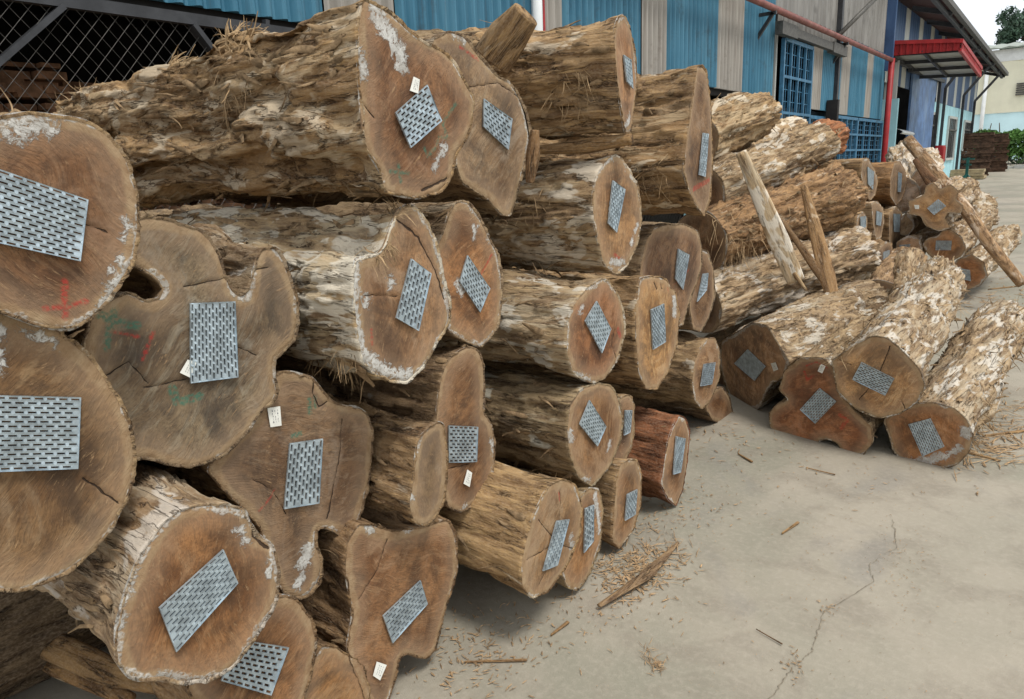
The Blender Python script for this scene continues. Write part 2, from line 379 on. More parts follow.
for px, mt in ((834.5, 'steel'),):
    MB().bar((XW + .05, wy(px, 60), 0), (XW + .05, wy(px, 60), 7.4), .12).build('steel_column', M[mt], bld)
MB().bar((XW + .06, YE - .17, 3.7), (XW + .06, YE - .17, 7.5), .12, .26).build('corner_column', M['deepblue'], bld)
MB().bar((XW + .06, wy(886, 120), 0), (XW + .06, wy(886, 120), 3.05), .12, .42).build('wall_pier', M['cyan'], bld)
MB().bar((XW + .055, wy(886, 120), 3.05), (XW + .055, wy(886, 120), 4.0), .1, .3).build('wall_pier', M['pale'], bld)
# red pipe and its post
p0 = at_x(755, 0, XW + .25); p1 = at_x(891.5, 60, XW + .25)
d_ = (p0 - p1) / np.linalg.norm(p0 - p1)
MB().tube([p0 + d_ * 12, p0, p1], .052, 14).build('overhead_pipe', M['redpipe'], bld, True)
MB().tube([(p1[0], p1[1] + .05, 0), (p1[0], p1[1] + .05, p1[2] + .04)], .07, 14).build('pipe_post', M['redpaint'], bld, True)
for px in (757, 834):
    q = at_x(px, 0, XW + .35); q = p0 + (p1 - p0) * ((wy(px, 30) - p0[1]) / (p1[1] - p0[1]))
    MB().bar((XW, q[1], q[2] - .42), (q[0], q[1], q[2] - .07), .05).bar((XW, q[1], q[2] - .07), (q[0] + .05, q[1], q[2] - .07), .05).build('pipe_bracket', M['steel'], bld)
a_ = at_x(838, 36, XW + .1); b_ = at_x(878, -4, XW + .6)
MB().tube([a_, b_], .045, 10).build('diagonal_strut', M['wire'], bld, True)
# interior shell (dark shed), knee wall
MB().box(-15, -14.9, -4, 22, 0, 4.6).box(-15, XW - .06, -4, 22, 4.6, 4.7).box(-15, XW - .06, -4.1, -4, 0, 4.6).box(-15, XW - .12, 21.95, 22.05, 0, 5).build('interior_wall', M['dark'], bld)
MB().box(XW - .06, XW + .02, yd3, YE - .6, 0, 1.0).box(XW - .06, XW + .02, wy(690, 90), yd0, 0, 1.0).build('knee_wall', M['cyan'], bld)
# lintel beam under the sheets, coloured near-black to imitate the recess shade
MB().box(XW - .16, XW - .08, -2, yd0, ZC - .10, ZC + .3).build('recess_shade_lintel', M['dark'], bld)
# barred openings
def grille(name, y0, y1, z0, z1, ny, nz, x=XW - .02, t=.045, sub=3, kids=True):
    f = MB(); f.bar((x, y0, z0), (x, y1, z0), t * 1.4).bar((x, y0, z1), (x, y1, z1), t * 1.4).bar((x, y0, z0), (x, y0, z1), t * 1.4).bar((x, y1, z0), (x, y1, z1), t * 1.4)
    fo = f.build(name, M['bluebar'], bld)
    b = MB()
    for i in range(1, ny): yy = y0 + (y1 - y0) * i / ny; b.bar((x + .005, yy, z0), (x + .005, yy, z1), t)
    for i in range(1, nz): zz = z0 + (z1 - z0) * i / nz; b.bar((x + .01, y0, zz), (x + .01, y1, zz), t)
    for i in range(1, ny * sub): yy = y0 + (y1 - y0) * i / ny / sub; b.bar((x - .02, yy, z0), (x - .02, yy, z1), .012)
    for i in range(1, nz * sub): zz = z0 + (z1 - z0) * i / nz / sub; b.bar((x - .025, y0, zz), (x - .025, y1, zz), .012)
    bo = mesh('bars', b.V, b.F, M['bluebar']); bo.parent = fo; bo.matrix_parent_inverse = Matrix.Translation(-Vector(bld.location)) @ Matrix.Translation(Vector(bld.location)); return fo
grille('barred_door', wy(783, 60, XW + .1), wy(811, 70, XW + .1), .6, zr - .12, 4, 5, x=XW + .1)
MB().bar((XW + .16, yd0 - .2, zr), (XW + .16, yd3, zr), .10, .14).bar((XW + .16, yd3 - .9, zr - .005), (XW + .16, yd3 + .1, zr - .005), .13, .19).bar((XW + .16, yd0 - .3, zr), (XW + .16, yd0 + .5, zr), .13, .2).build('door_rail', M['wire'], bld)
MB().bar((XW - .02, wy(774.5, 90), 0), (XW - .02, wy(774.5, 90), zr), .06).build('door_jamb', M['pale'], bld)
ya, yb_, yc = wy(836, 120), wy(858, 125), wy(882, 130)
grille('barred_window', ya, yb_ - .06, 1.05, 2.46, 4, 4); grille('barred_window', yb_, yc, 1.05, 2.46, 4, 4)
grille('barred_window', yd1 + .1, yd3 - .1, 1.05, 2.40, 3, 4)
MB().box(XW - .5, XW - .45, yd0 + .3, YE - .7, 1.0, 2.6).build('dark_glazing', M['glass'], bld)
MB().bar((XW + .15, wy(826, 100), 1.2), (XW + .15, wy(826, 92), 2.75), .22, .12).build('control_cabinet', M['dark'], bld)
# far section: door, pale blue wall, windows, striped upper wall
YF = 40.2
g0 = float(gz(30)) - .3
yo0, yo1, yo2 = YE + .25, wy(907, 110), wy(930, 110)
zt = 3.32
def up_top(y): return wz(889, 2) + (wz(958, 45) - wz(889, 2)) * (y - wy(889, 2)) / (wy(958, 45) - wy(889, 2))
MB().box(XW - .12, XW, yo2, YF, -.2, zt).build('render_wall', M['cyan'], bld)
y = YE; k = 0
while y < YF:
    wd = 1.35 if k % 2 else .62; e = min(y + wd, YF)
    z0_ = zt + .004 if y > yo2 - .3 else 3.45
    corr('striped_sheet', y + .003, e, z0_, 5.5, 'deepblue' if k % 2 else 'pale', x=XW + .01, per=.3, amp=.006); y = e; k += 1
MB().box(XW - 8, XW - .12, YE, YE + .1, 0, 5).box(XW - 8, XW - 7.9, YE, YF, 0, 5).box(XW - 8, XW - .12, YF - .12, YF - .02, 0, 5.5).build('interior_wall', M['dark'], bld)
MB().box(XW + .03, XW + .09, yo1, yo2 + .2, .2, 3.95).build('sliding_door', M['doorblue'], bld)
rail = MB().bar((XW + .12, yo0, 4.0), (XW + .12, wy(940, 82), 4.0), .09).build('door_rail', M['steel'], bld)
for (pa, pb, qa, qb) in ((929.5, 935.8, 113, 153), (948.2, 956, 117, 159), (963.8, 970, 121, 150)):
    y0, y1 = wy(pa, qa), wy(pb, qa); z1 = wz(pa, qa); z0 = max(1.1, wz(pa, qb))
    f = MB(); x = XW + .02
    f.bar((x, y0, z0), (x, y1, z0), .09).bar((x, y0, z1), (x, y1, z1), .09).bar((x, y0, z0), (x, y0, z1), .09).bar((x, y1, z0), (x, y1, z1), .09)
    fo = f.build('window', M['pale'], bld)
    b = MB().box(XW + .004, XW + .012, y0 + .05, y1 - .05, z0 + .05, z1 - .05); 
    bo = mesh('pane', b.V, b.F, M['glass']); bo.parent = fo; bo.matrix_parent_inverse = Matrix()
    b = MB()
    for i in range(1, 5): b.bar((x + .02, y0 + (y1 - y0) * i / 5, z0), (x + .02, y0 + (y1 - y0) * i / 5, z1), .03)
    b.bar((x + .03, y0, z1 - (z1 - z0) * .3), (x + .03, y1, z1 - (z1 - z0) * .3), .06)
    bo = mesh('bars', b.V, b.F, M['wire']); bo.parent = fo; bo.matrix_parent_inverse = Matrix()
# roof of the far section with its eave, soffit, gutter
XE = -3.5
e0 = at_x(944, 0, XE); e1 = at_x(1005.5, 75, XE); sl_ = (e1[2] - e0[2]) / (e1[1] - e0[1])
def ez(y): return e0[2] + sl_ * (y - e0[1])
ya_, yb2 = YE - .02, e1[1]
V = [];
for y in (ya_, yb2):
    z = ez(y); V += [(XE, y, z), (XW - .1, y, z + .35), (XW - 9, y, z + 3.4), (XW - 9, y, z + 3.5), (XE, y, z + .1)]
F = [(0, 5, 6, 1), (1, 6, 7, 2), (3, 8, 9, 4), (4, 9, 5, 0), (0, 1, 2, 3, 4), (9, 8, 7, 6, 5)]
mesh('roof', V, F, M['soffit'], bld)
MB().bar((XE + .05, ya_, ez(ya_) + .03), (XE + .05, yb2 + .05, ez(yb2) + .03), .12, .14).build('gutter', M['wire'], bld)
f = MB(); 
for i in range(9): y = ya_ + .5 + (yb2 - ya_ - .6) * i / 8; f.bar((XW, y, ez(y) + .22), (XE, y, ez(y) - .06), .07, .12)
f.bar((XE - .12, ya_, ez(ya_) - .09), (XE - .12, yb2, ez(yb2) - .09), .08, .10).build('eave_frame', M['steel'], bld)
for (pp, qq, e) in (((940.4, 80.4), None, None), ((945.8, 87.5), 1, 0), ((964, 95), 1, 0), ((975, 101), 1, 0)):
    P = at_x(*pp, XW + .12); b = MB().bar((P[0], P[1], -.1), P, .09)
    if qq: b.bar(P, (XE - .05, P[1] + .3, ez(P[1]) - .02), .09)
    b.build('eave_post', M['steel'], bld)
MB().bar(at_x(910, 70, XW + .12), at_x(940.4, 80.4, XW + .12), .10).build('door_rail', M['steel'], bld)
# near roof (out of the picture above, shades the wall)
MB().add([(XW + .9, -4, 7.3), (XW + .9, YE, 7.3), (-16, YE, 10.5), (-16, -4, 10.5), (XW + .9, -4, 7.4), (XW + .9, YE, 7.4), (-16, YE, 10.6), (-16, -4, 10.6)], [(0, 1, 2, 3)[::-1], (4, 5, 6, 7), (0, 1, 5, 4), (1, 2, 6, 5), (0, 4, 7, 3)]).build('roof', M['roofg'], bld)
# red canopy over the door
cw = []; A = at_x(888, 57, XW); xo = float(at_y(960, 50, YE)[0])
zA0, zA1 = float(at_y(888, 57, YE)[2]), float(at_y(888, 42, YE)[2]); zB0, zB1 = float(at_y(960, 51, YE)[2]), float(at_y(960, 40, YE)[2])
yf = YE + 4.3; dz = -.30
fas = MB(); n = 90
for side in (0, 1):
    m0 = len(fas.V)
    for i in range(n + 1):
        t = i / n; rib = .03 * (1 if (t * (11 if side == 0 else 16)) % 1 < .35 else 0)
        if side == 0: x, y, za, zb = XW + (xo - XW) * t, YE - rib, zA0 + (zB0 - zA0) * t, zA1 + (zB1 - zA1) * t
        else: x, y, za, zb = xo + rib, YE + (yf - YE) * t, zB0 + dz * t, zB1 + dz * t
        fas.V += [(x, y, za + .02), (x, y, zb - .06)]
    fas.F += [(m0 + 2 * i, m0 + 2 * i + 2, m0 + 2 * i + 3, m0 + 2 * i + 1) for i in range(n)]
fas.bar((XW, YE - .02, zA1 - .02), (xo, YE - .02, zB1 - .02), .09).bar((xo, YE, zB1 - .02), (xo, yf, zB1 + dz - .02), .09).bar((xo + .0, YE, zB0 + .03), (xo, yf, zB0 + dz + .03), .07)
can = fas.build('canopy', M['redpaint'], bld)
b = MB(); V = [(XW, YE + .01, zA0 + .16), (xo - .01, YE + .01, zB0 + .12), (xo - .01, yf, zB0 + dz + .12), (XW, yf, zA0 + dz + .16)]
b.add(V + [(v[0], v[1], v[2] + .04) for v in V], [(0, 3, 2, 1), (4, 5, 6, 7), (0, 1, 5, 4), (1, 2, 6, 5), (2, 3, 7, 6)])
bo = mesh('canopy_roof', b.V, b.F, M['pale']); bo.parent = can; bo.matrix_parent_inverse = Matrix()
b = MB()
for t in (.05, .35, .65, .97): b.bar((XW, YE + (yf - YE) * t, zA0 + dz * t + .09), (xo - .03, YE + (yf - YE) * t, zB0 + dz * t + .06), .05, .09)
b.bar((XW + .8, YE, zA0 + .06), (XW + .8, yf, zA0 + dz + .06), .05, .08)
bo = mesh('canopy_frame', b.V, b.F, M['steel']); bo.parent = can; bo.matrix_parent_inverse = Matrix()
# fire box, pale panel
P = at_x(940.5, 155, XW + .3); fb = empty('hose_cabinet', (P[0], P[1], P[2] - .35), 'small red cabinet fixed low on a dark eave post', 'cabinet')
MB().box(P[0] - .12, P[0] + .1, P[1] - .45, P[1] + .25, P[2] - .3, P[2] + .32).build('cabinet_box', M['redpaint'], fb)
MB().box(P[0] + .1, P[0] + .125, P[1] - .38, P[1] + .18, P[2] - .24, P[2] + .26).build('cabinet_door', M['redpaint'], fb)
a_ = at_x(893, 128, XW + .12); b_ = at_x(905, 135, XW + .12)
b = MB(); n = 12; V = []
for i in range(n + 1):
    t = i / n; zz = a_[2] + (b_[2] - a_[2]) * t; xx = a_[0] + .25 * math.sin(t * 2.2)
    V += [(xx, a_[1], zz), (xx, b_[1], zz - .03)]
V += [(v[0] - .02, v[1], v[2] + .004) for v in V]
n2 = 2 * (n + 1)
b.add(V, [(2 * i, 2 * i + 1, 2 * i + 3, 2 * i + 2) for i in range(n)] + [(n2 + 2 * i, n2 + 2 * i + 2, n2 + 2 * i + 3, n2 + 2 * i + 1) for i in range(n)])
tag(b.build('curved_panel', M['white']), 'pale curved panel in the dark doorway beside the red post', 'panel')
# ------------------------------------------------------------------ chain link gate with the dark store behind
gate = empty('chain_link_gate', (XW, 3, 0), 'dark chain link gate filling the shed opening at upper left', 'gate')
x = XW + .03; y0, y1, z0, z1 = -1.5, 9.6, .15, 2.55
b = MB(); pit = .088
k0 = int(-(z1 - z0) / pit) - 1; L_ = y1 - y0
for s in (1, -1):
    for k in range(-int((z1 - z0) / pit) - 2, int(L_ / pit) + 2):
        # line y = y0 + k*pit + s*(z - z0)*1.0
        zs = [z0, z1]; pts = []
        base = y0 + k * pit + (0 if s > 0 else (z1 - z0))
        n = 18
        seq = []
        for i in range(n + 1):
            zz = z0 + (z1 - z0) * i / n; yy = base + s * .86 * (zz - z0)
            if y0 <= yy <= y1: seq.append((x + s * .003 + .004 * math.sin(yy * 2), yy, zz))
        if len(seq) > 1: b.tube([seq[0], seq[len(seq) // 2], seq[-1]] if len(seq) > 2 else seq, .0015, 4)
b.build('wire_mesh', M['wire'], gate)
b = MB(); b.bar((x, y0, z1 + .03), (x, y1, z1 + .03), .05, .065)
for pA, pB in (((62, 7), (-6, 66)), ((192, 25), (222, 64)), ((266, 20), (266, 60))):
    A = at_x(*pA, x); B = at_x(*pB, x); d = (B - A); B = A + d * ((z0 - A[2]) / d[2]) if pA[0] == 266 else A + d * 3.2
    b.bar(A, B, .03, .075 if pA[0] != 266 else .04, up=(1, 0, 0))
b.bar((x, 4.9, z0), (x, 4.9, z1), .06).bar((x, y0, z0), (x, y1, z0), .06)
b.build('gate_frame', M['steel'], gate)
rb = random.Random(4)
for i, (ya2, yb3, xx, hh, lab) in enumerate([(.2, 2.35, -5.7, 2.42, 'dim stack of sawn boards seen through the gate at the far left'), (2.5, 3.9, -6.3, 2.36, 'second dim stack of reddish boards deeper behind the gate'), (4.3, 8.0, -7.0, 2.3, 'low dim stack of boards behind the gate, mostly hidden by the top log')]):
    b = MB(); z = .1
    while z < hh:
        t = rb.choice([.03, .04, .05]); yy = ya2
        while yy < yb3 - .1:
            wd = rb.uniform(.12, .25); o = rb.uniform(-.12, .12); b.box(xx - 2, xx + o, yy, min(yy + wd - .01, yb3), z, z + t); yy += wd
        z += t; 
        if rb.random() < .35: z += .035
    tag(b.build('timber_stack', M['timber']), lab, 'timber stack', 'board stacks inside the shed')
# ------------------------------------------------------------------ right background: pale building, fence, hedge, tree
pb = empty('warehouse', (-2, 62, 0), 'cream warehouse with a pale blue base beyond the yard', 'warehouse')
yw = 62.0; gx0 = float(at_y(966, 120, yw)[0]) - 6; zb = lambda py: float(at_y(1000, py, yw)[2])
MB().box(gx0, 40, yw, yw + 25, 0, zb(113)).build('base_wall', M['palecyan'], pb)
b = MB(); n = 160; m0 = 0
for i in range(n + 1):
    xx = gx0 + (40 - gx0) * i / n; d = .04 * (i % 4 in (0, 1)); b.V += [(xx, yw - .05 - d, zb(113)), (xx, yw - .05 - d, zb(62))]
b.F = [(2 * i, 2 * i + 2, 2 * i + 3, 2 * i + 1) for i in range(n)]
b.build('upper_cladding', M['cream'], pb)
MB().box(gx0, 40, yw - .12, yw + 24, zb(62), zb(50)).build('white_band', M['white'], pb)
b = MB(); n = 120
for i in range(n + 1):
    xx = gx0 - .5 + (41 - gx0) * i / n; d = .09 * (i % 2); b.V += [(xx, yw - .6, zb(50) + .05 + d), (xx, yw + 14, zb(50) + 1.9 + d), (xx, yw - .6, zb(50) - .0)]
b.F = [(3 * i, 3 * i + 3, 3 * i + 4, 3 * i + 1) for i in range(n)] + [(3 * i, 3 * i + 3, 3 * i + 5, 3 * i + 2) for i in range(n)]
b.build('roof', M['roofg'], pb)
P = at_y(985.7, 90, yw); MB().tube([(P[0], yw - .25, 0), (P[0], yw - .25, zb(62))], .13, 10).build('downpipe', M['white'], pb, True)
A = at_y(1017, 83, yw); B = at_y(1030, 95, yw)
b = MB();
for i in range(6): zz = B[2] + (A[2] - B[2]) * (i + .3) / 6; b.box(A[0], B[0], yw - .22, yw - .06, zz, zz + (A[2] - B[2]) / 11)
b.build('wall_vent', M['wire'], pb)
def leaf_cloud(n, fn, size, seed):
    rs = np.random.RandomState(seed); P = fn(rs, n); d = rs.normal(size=(n, 3)); d /= np.linalg.norm(d, axis=1)[:, None]
    e = np.cross(d, rs.normal(size=(n, 3))); e /= np.linalg.norm(e, axis=1)[:, None]; s = size * rs.uniform(.5, 1.3, n)[:, None]
    V = np.stack([P - d * s, P + e * s * .45, P + d * s, P - e * s * .45], 1).reshape(-1, 3)
    return V, [(4 * i, 4 * i + 1, 4 * i + 2, 4 * i + 3) for i in range(n)]
hedge = empty('hedge', (0, 49, float(gz(49))), 'tall leafy green hedge behind the wire fence at the right edge', 'hedge')
def hf(rs, n):
    x0 = float(at_y(978, 150, 49)[0]); x = rs.uniform(x0 - 1, 14, n); top = float(at_y(1010, 128, 49)[2]) - float(gz(49))
    t = top * (.93 + .10 * gn(np.stack([x * .9, x * 0, x * 0], 1)) + .06 * gn(np.stack([x * 3, x * 0 + 4, x * 0], 1))) * np.clip((x - x0 + 1.6) / 1.6, .3, 1) ** .3
    z = t * rs.uniform(0, 1, n) ** .6; y = 49 + rs.uniform(-1.0, 1.0, n) * np.sqrt(np.clip(1.02 - (z / t) ** 4, .05, 1)) + .35 * gn(np.stack([x * 1.4, z * 1.4, z * 0], 1))
    return np.stack([x, y, z + float(gz(49))], 1)
V, F = leaf_cloud(26000, hf, .13, 2); mesh('foliage', V, F, M['leaf'], hedge)
b = MB(); rq = random.Random(2)
for i in range(18): xx = -5 + i * 1.05; b.tube([(xx, 49, float(gz(49)) - .1), (xx + rq.uniform(-.2, .2), 49, float(gz(49)) + 1.0), (xx + rq.uniform(-.4, .4), 49, float(gz(49)) + 2.2)], [.07, .05, .02], 6)
b.build('stem', M['trunk'], hedge)
tr = empty('broadleaf_tree', (-7, 115, 0), 'dark green tree rising over the warehouse roof at the top right', 'tree')
blobs = []
rq = np.random.RandomState(6); cx = float(at_y(1024, 30, 115)[0]); cz = float(at_y(1015, 38, 115)[2])
for i in range(34): a = rq.normal(size=3); a /= np.linalg.norm(a); blobs.append((np.array([cx + 2, 115, cz]) + a * np.array([5.5, 4, 3.6]) * rq.uniform(.4, 1), rq.uniform(.7, 1.6)))
def tf(rs, n):
    k = rs.randint(len(blobs), size=n); a = rs.normal(size=(n, 3)); a /= np.linalg.norm(a, axis=1)[:, None]
    return np.array([blobs[i][0] for i in k]) + a * np.array([blobs[i][1] for i in k])[:, None] * rs.uniform(.5, 1, (n, 1))
V, F = leaf_cloud(16000, tf, .26, 9); mesh('crown', V, F, M['leafd'], tr)
b = MB().tube([(cx + 2, 115, 0), (cx + 1.8, 115, cz * .5), (cx + 2.3, 115, cz - 2), (cx + 2, 115, cz + 1)], [.5, .4, .28, .1], 10)
for i in range(8): b.tube([(cx + 2.1, 115, cz - 3 + i * .4), blobs[i][0]], [.16, .04], 6)
b.build('trunk', M['trunk'], tr, True)
fe = empty('wire_fence', (0, 44, float(gz(44))), 'low wire fence with pale posts in front of the hedge', 'fence')
x0 = float(at_y(982, 165, 44)[0]); g4 = float(gz(44)); top = float(at_y(1010, 157, 44)[2])
b = MB(); 
for i in range(16): MB().tube([(x0 + i * 2.1, 44, g4 - .1), (x0 + i * 2.1, 44, top)], .045, 8).build('fence_post', M['wire'], fe, True)
for i in range(130): b.bar((x0 + i * .24, 44.02, g4 + .1), (x0 + i * .24, 44.02, top - .05), .012)
for i in range(7): zz = g4 + .1 + (top - g4 - .15) * i / 6; b.bar((x0, 44.0, zz), (x0 + 31, 44.0, zz), .014)
b.build('wire_mesh', M['steel'], fe)
b = MB(); rq = random.Random(12)
for i in range(60): xx = x0 - .3 + rq.uniform(0, 9); yy = 43 + rq.uniform(-.4, .4); s = rq.uniform(.08, .3); b.box(xx, xx + s * 1.6, yy, yy + s, g4 - .03, g4 + s * .5)
tag(b.build('rubble', M['pale']), 'line of pale rubble and scraps along the foot of the wire fence', 'rubble', kind='stuff')
# pallets
def make_pallet(seed):
    rp = random.Random(seed); b = MB(); w, l = 1.15, 1.1
    for i in range(7): yy = i * (l - .1) / 6; b.box(0, w, yy, yy + .1, .10, .12)
    for i in range(5): b.box(i * (w - .1) / 4, i * (w - .1) / 4 + .1, 0.02, l - .02, .02, .10)
    b.box(.01, w - .01, .012, .03, .022, .085); b.box(.01, w - .01, l - .03, l - .012, .022, .085); b.box(.2, w - .2, .45, .6, .022, .085)
    for i in range(3): yy = i * (l - .1) / 2; b.box(0, w, yy, yy + .1, 0, .018)
    return b
pal = {}
def stack(px, py, nlay, yaw, lab, mat='pallet', grp='pallets stacked at the end of the yard', start=0.0, dxy=(0, 0)):
    g = ground_at(px, py); rp = random.Random(int(px))
    names = ['bottom', 'second', 'third', 'fourth', 'fifth', 'sixth', 'seventh', 'eighth', 'ninth', 'tenth', 'eleventh', 'twelfth', 'thirteenth', 'fourteenth', 'fifteenth', 'sixteenth']
    for i in range(nlay):
        if mat not in pal: pal[mat] = make_pallet(1).build('pallet', M[mat]); o = pal[mat]
        else: o = pal[mat].copy(); S.collection.objects.link(o)
        o.location = (g[0] + dxy[0] + rp.uniform(-.06, .06), g[1] + dxy[1] + rp.uniform(-.06, .06), g[2] + start + i * .122); o.rotation_euler = (0, 0, yaw + rp.uniform(-.06, .06))
        tag(o, lab % (names[i] if i < nlay - 1 else 'topmost'), 'pallet', grp)
stack(957, 180.5, 16, .12, 'dark wooden pallet, %s of the wide tall stack by the factory wall')
stack(975, 178.3, 16, .12, 'dark wooden pallet, %s of the narrow looking stack right of the wide tall one')
stack(950, 182.5, 4, .05, 'pale wooden pallet, %s of the low stack behind the green stand', mat='palewood')
g = ground_at(966, 186); g[1] -= .2
gs = empty('green_stand', g, 'small green iron stand on spread feet in front of the pallets', 'stand')
MB().bar(g + [0, 0, .12], g + [0, 0, 1.0], .09).build('upright', M['green'], gs)
MB().bar(g + [-.18, 0, .95], g + [.2, 0, .95], .06).bar(g + [-.1, 0, .75], g + [.12, 0, .75], .05).build('crossbar', M['green'], gs)
for dx, dy in ((-.35, -.1), (.35, -.1), (.05, .35), (-.1, -.3)):
    MB().bar(g + [dx, dy, .03], g + [0, 0, .42], .06).build('foot', M['green'], gs)
# ------------------------------------------------------------------ logs
def resample(P, n):
    P = np.asarray(P, float); Q = np.vstack([P, P[:1]]); d = np.r_[0, np.cumsum(np.linalg.norm(np.diff(Q, axis=0), axis=1))]
    t = np.linspace(0, d[-1], n, endpoint=False)
    return np.stack([np.interp(t, d, Q[:, i]) for i in (0, 1)], 1)
def smooth2(P, k):
    for _ in range(k): P = (np.roll(P, 1, 0) + 2 * P + np.roll(P, -1, 0)) / 4
    return P
def sstep(x, a, b): t = np.clip((x - a) / (b - a), 0, 1); return t * t * (3 - 2 * t)
def seg_dist(Q, pts):
    pts = np.asarray(pts, float)
    if len(pts) == 1: return np.linalg.norm(Q - pts[0], axis=1)
    best = np.full(len(Q), 9.0)
    for a, b in zip(pts[:-1], pts[1:]):
        ab = b - a; t = np.clip(((Q - a) @ ab) / max(ab @ ab, 1e-9), 0, 1)
        best = np.minimum(best, np.linalg.norm(Q - (a + t[:, None] * ab), axis=1))
    return best
def in_poly(Q, P):
    c = np.zeros(len(Q), bool); j = len(P) - 1
    for i in range(len(P)):
        a, b = P[i], P[j]
        m = ((a[1] > Q[:, 1]) != (b[1] > Q[:, 1])) & (Q[:, 0] < (b[0] - a[0]) * (Q[:, 1] - a[1]) / (b[1] - a[1] + 1e-12) + a[0])
        c ^= m; j = i
    return c
_seed = [0]
class Log: pass
GR_FRONT = 'sawn logs of the near stack'
def make_log(label, o=None, x=None, yaw=0, Y=None, back=None, L=2.3, bs=.96, pl=None, tags=(), white=(), red=(), green=(), crack=(),
             ft=(1, 1, 1, .6), bt=(1, 1, 1, .4), sp=.009, rough=1.0, group=GR_FRONT, c0=None, rad=None, morph=.6, cat='log', name='log',
             bend=0.0, lumps=0.45, furrow=(), fy=0.0, facet=None):
    _seed[0] += 1; sd = _seed[0]; rs = np.random.RandomState(100 + sd)
    if o is not None:
        o = np.asarray(o, float); c = o.mean(0)
        P0 = at_x(c[0], c[1], x) if x is not None else at_y(c[0], c[1], Y)
    else:
        P0 = at_y(*c0) if len(c0) == 3 else np.array(c0[:3], float)
    if back is not None:
        B = at_y(*back) if len(back) == 3 else np.array(back[:3], float); ax = B - P0; L = np.linalg.norm(ax); ax /= L; n = -ax.copy()
        if fy: ca, sa = math.cos(math.radians(fy)), math.sin(math.radians(fy)); n = np.array([n[0] * ca - n[1] * sa, n[0] * sa + n[1] * ca, n[2]])
    else:
        a = math.radians(yaw); n = np.array([math.cos(a), math.sin(a), 0.0]); ax = -n
    u = np.cross([0, 0, 1.0], n); u /= np.linalg.norm(u); v = np.cross(n, u)
    def loc(px, py): d = at_plane(px, py, P0, n) - P0; return np.array([d @ u, d @ v])
    if o is not None: out = np.array([loc(*p) for p in o])
    else:
        t = np.linspace(0, 2 * np.pi, 40, endpoint=False)
        rr = rad[0] * (1 + .13 * fbm(np.stack([np.cos(t) * 1.1 + sd * 3, np.sin(t) * 1.1, t * 0], 1), 2))
        out = np.stack([np.cos(t) * rr, np.sin(t) * rr], 1)
    if np.sum(out[:, 0] * np.roll(out[:, 1], -1) - np.roll(out[:, 0], -1) * out[:, 1]) < 0: out = out[::-1]
    c = out.mean(0); 
    P0 = P0 + u * c[0] + v * c[1]; out = out - c
    per = np.linalg.norm(np.roll(out, -1, 0) - out, axis=1).sum(); N = int(per / sp)
    out = smooth2(resample(out, N), 3 if sp < .010 else 1)
    Mx = np.stack([u, v, n], 1)
    Mw = Matrix([[Mx[i, 0], Mx[i, 1], Mx[i, 2], P0[i]] for i in range(3)] + [[0, 0, 0, 1]])
    axl = np.array([ax @ u, ax @ v, ax @ n])               # axis in log space (z negative)
    # body
    K = int(L / (sp * 1.5)); s = np.linspace(0, L, K)
    circ_r = np.linalg.norm(out, axis=1).mean()
    ang = np.arctan2(out[:, 1], out[:, 0]); a0 = ang[0]
    tt = a0 + np.linspace(0, 2 * np.pi, N, endpoint=False); circ = np.stack([np.cos(tt), np.sin(tt)], 1) * circ_r
    wnd = np.stack([fbm(np.stack([s * .9 + sd, s * 0 + 3.1 * i, s * 0], 1), 2) for i in (0, 1)], 1) * (.05 + bend)
    wnd = (wnd - wnd[0]) * sstep(s, 0, .6)[:, None]
    G = np.zeros((K, N, 3))
    rad_s = np.interp(s, [0, L], [1, bs if rad is None else rad[1] / rad[0]])
    swell = 1 + .05 * fbm(np.stack([s * 2.2, s * 0 + sd, s * 0], 1), 2)[:, None]; swell[0] = 1
    for k in range(K):
        f = morph * sstep(s[k], .1, L * .9)
        P = (out * (1 - f) + circ * f) * rad_s[k] * (1 + (swell[k] - 1) * min(1, s[k] / .3))
        G[k, :, :2] = P + wnd[k] + axl[:2] * s[k]; G[k, :, 2] = axl[2] * s[k]
    nr = np.roll(G, -1, 1) - np.roll(G, 1, 1); nr = np.stack([nr[..., 1], -nr[..., 0]], -1)
    nr /= np.linalg.norm(nr, axis=2)[..., None] + 1e-9
    q = G.reshape(-1, 3) + sd * 7.7
    fib = gn(q * [50, 50, 7]) * .0035 + gn(q * [110, 110, 18]) * .0018
    t = fbm(q * [9.5, 9.5, 3.2] + fib[:, None] * 60, 4) * 3.4 + 7
    fl = np.floor(t); ter = (fl + sstep(t - fl, .3, .62) - 7) / 3.4 * .042
    lump = fbm(q * [4.2, 4.2, 1.6], 2) * .030 + fbm(q * [2.6, 2.6, 2.2] + 5, 2) * .05 * lumps
    gro = -np.clip(.11 - np.abs(gn(q * [10, 10, 1.3] + 3)), 0, 1) / .11 * .013
    knot = np.clip(gn(q * [3.2, 3.2, 2.4] + 9) - .42, 0, 1) * .16
    An = np.broadcast_to(ang, (K, N)); Sn = np.broadcast_to(s[:, None], (K, N)); fur = np.zeros((K, N))
    fl_ = [(rs.uniform(0, 6.28), rs.uniform(.012, .03), rs.uniform(.014, .03)) for _ in range(5)] + list(furrow)
    for a_, dp_, wd_ in fl_:
        wob_ = a_ + fbm(np.stack([s * 2.5 + a_ * 9, s * 0, s * 0 + sd], 1), 3)[:, None] * .5
        dd_ = (An - wob_ + np.pi) % (2 * np.pi) - np.pi; ln_ = np.abs(dd_) * circ_r
        am_ = np.clip(.6 + fbm(np.stack([s * 3.0 + a_, s * 0 + 8, s * 0], 1), 2) * 1.6, .15, 1)[:, None]
        fur -= dp_ * am_ * np.exp(-(ln_ / wd_) ** 2)
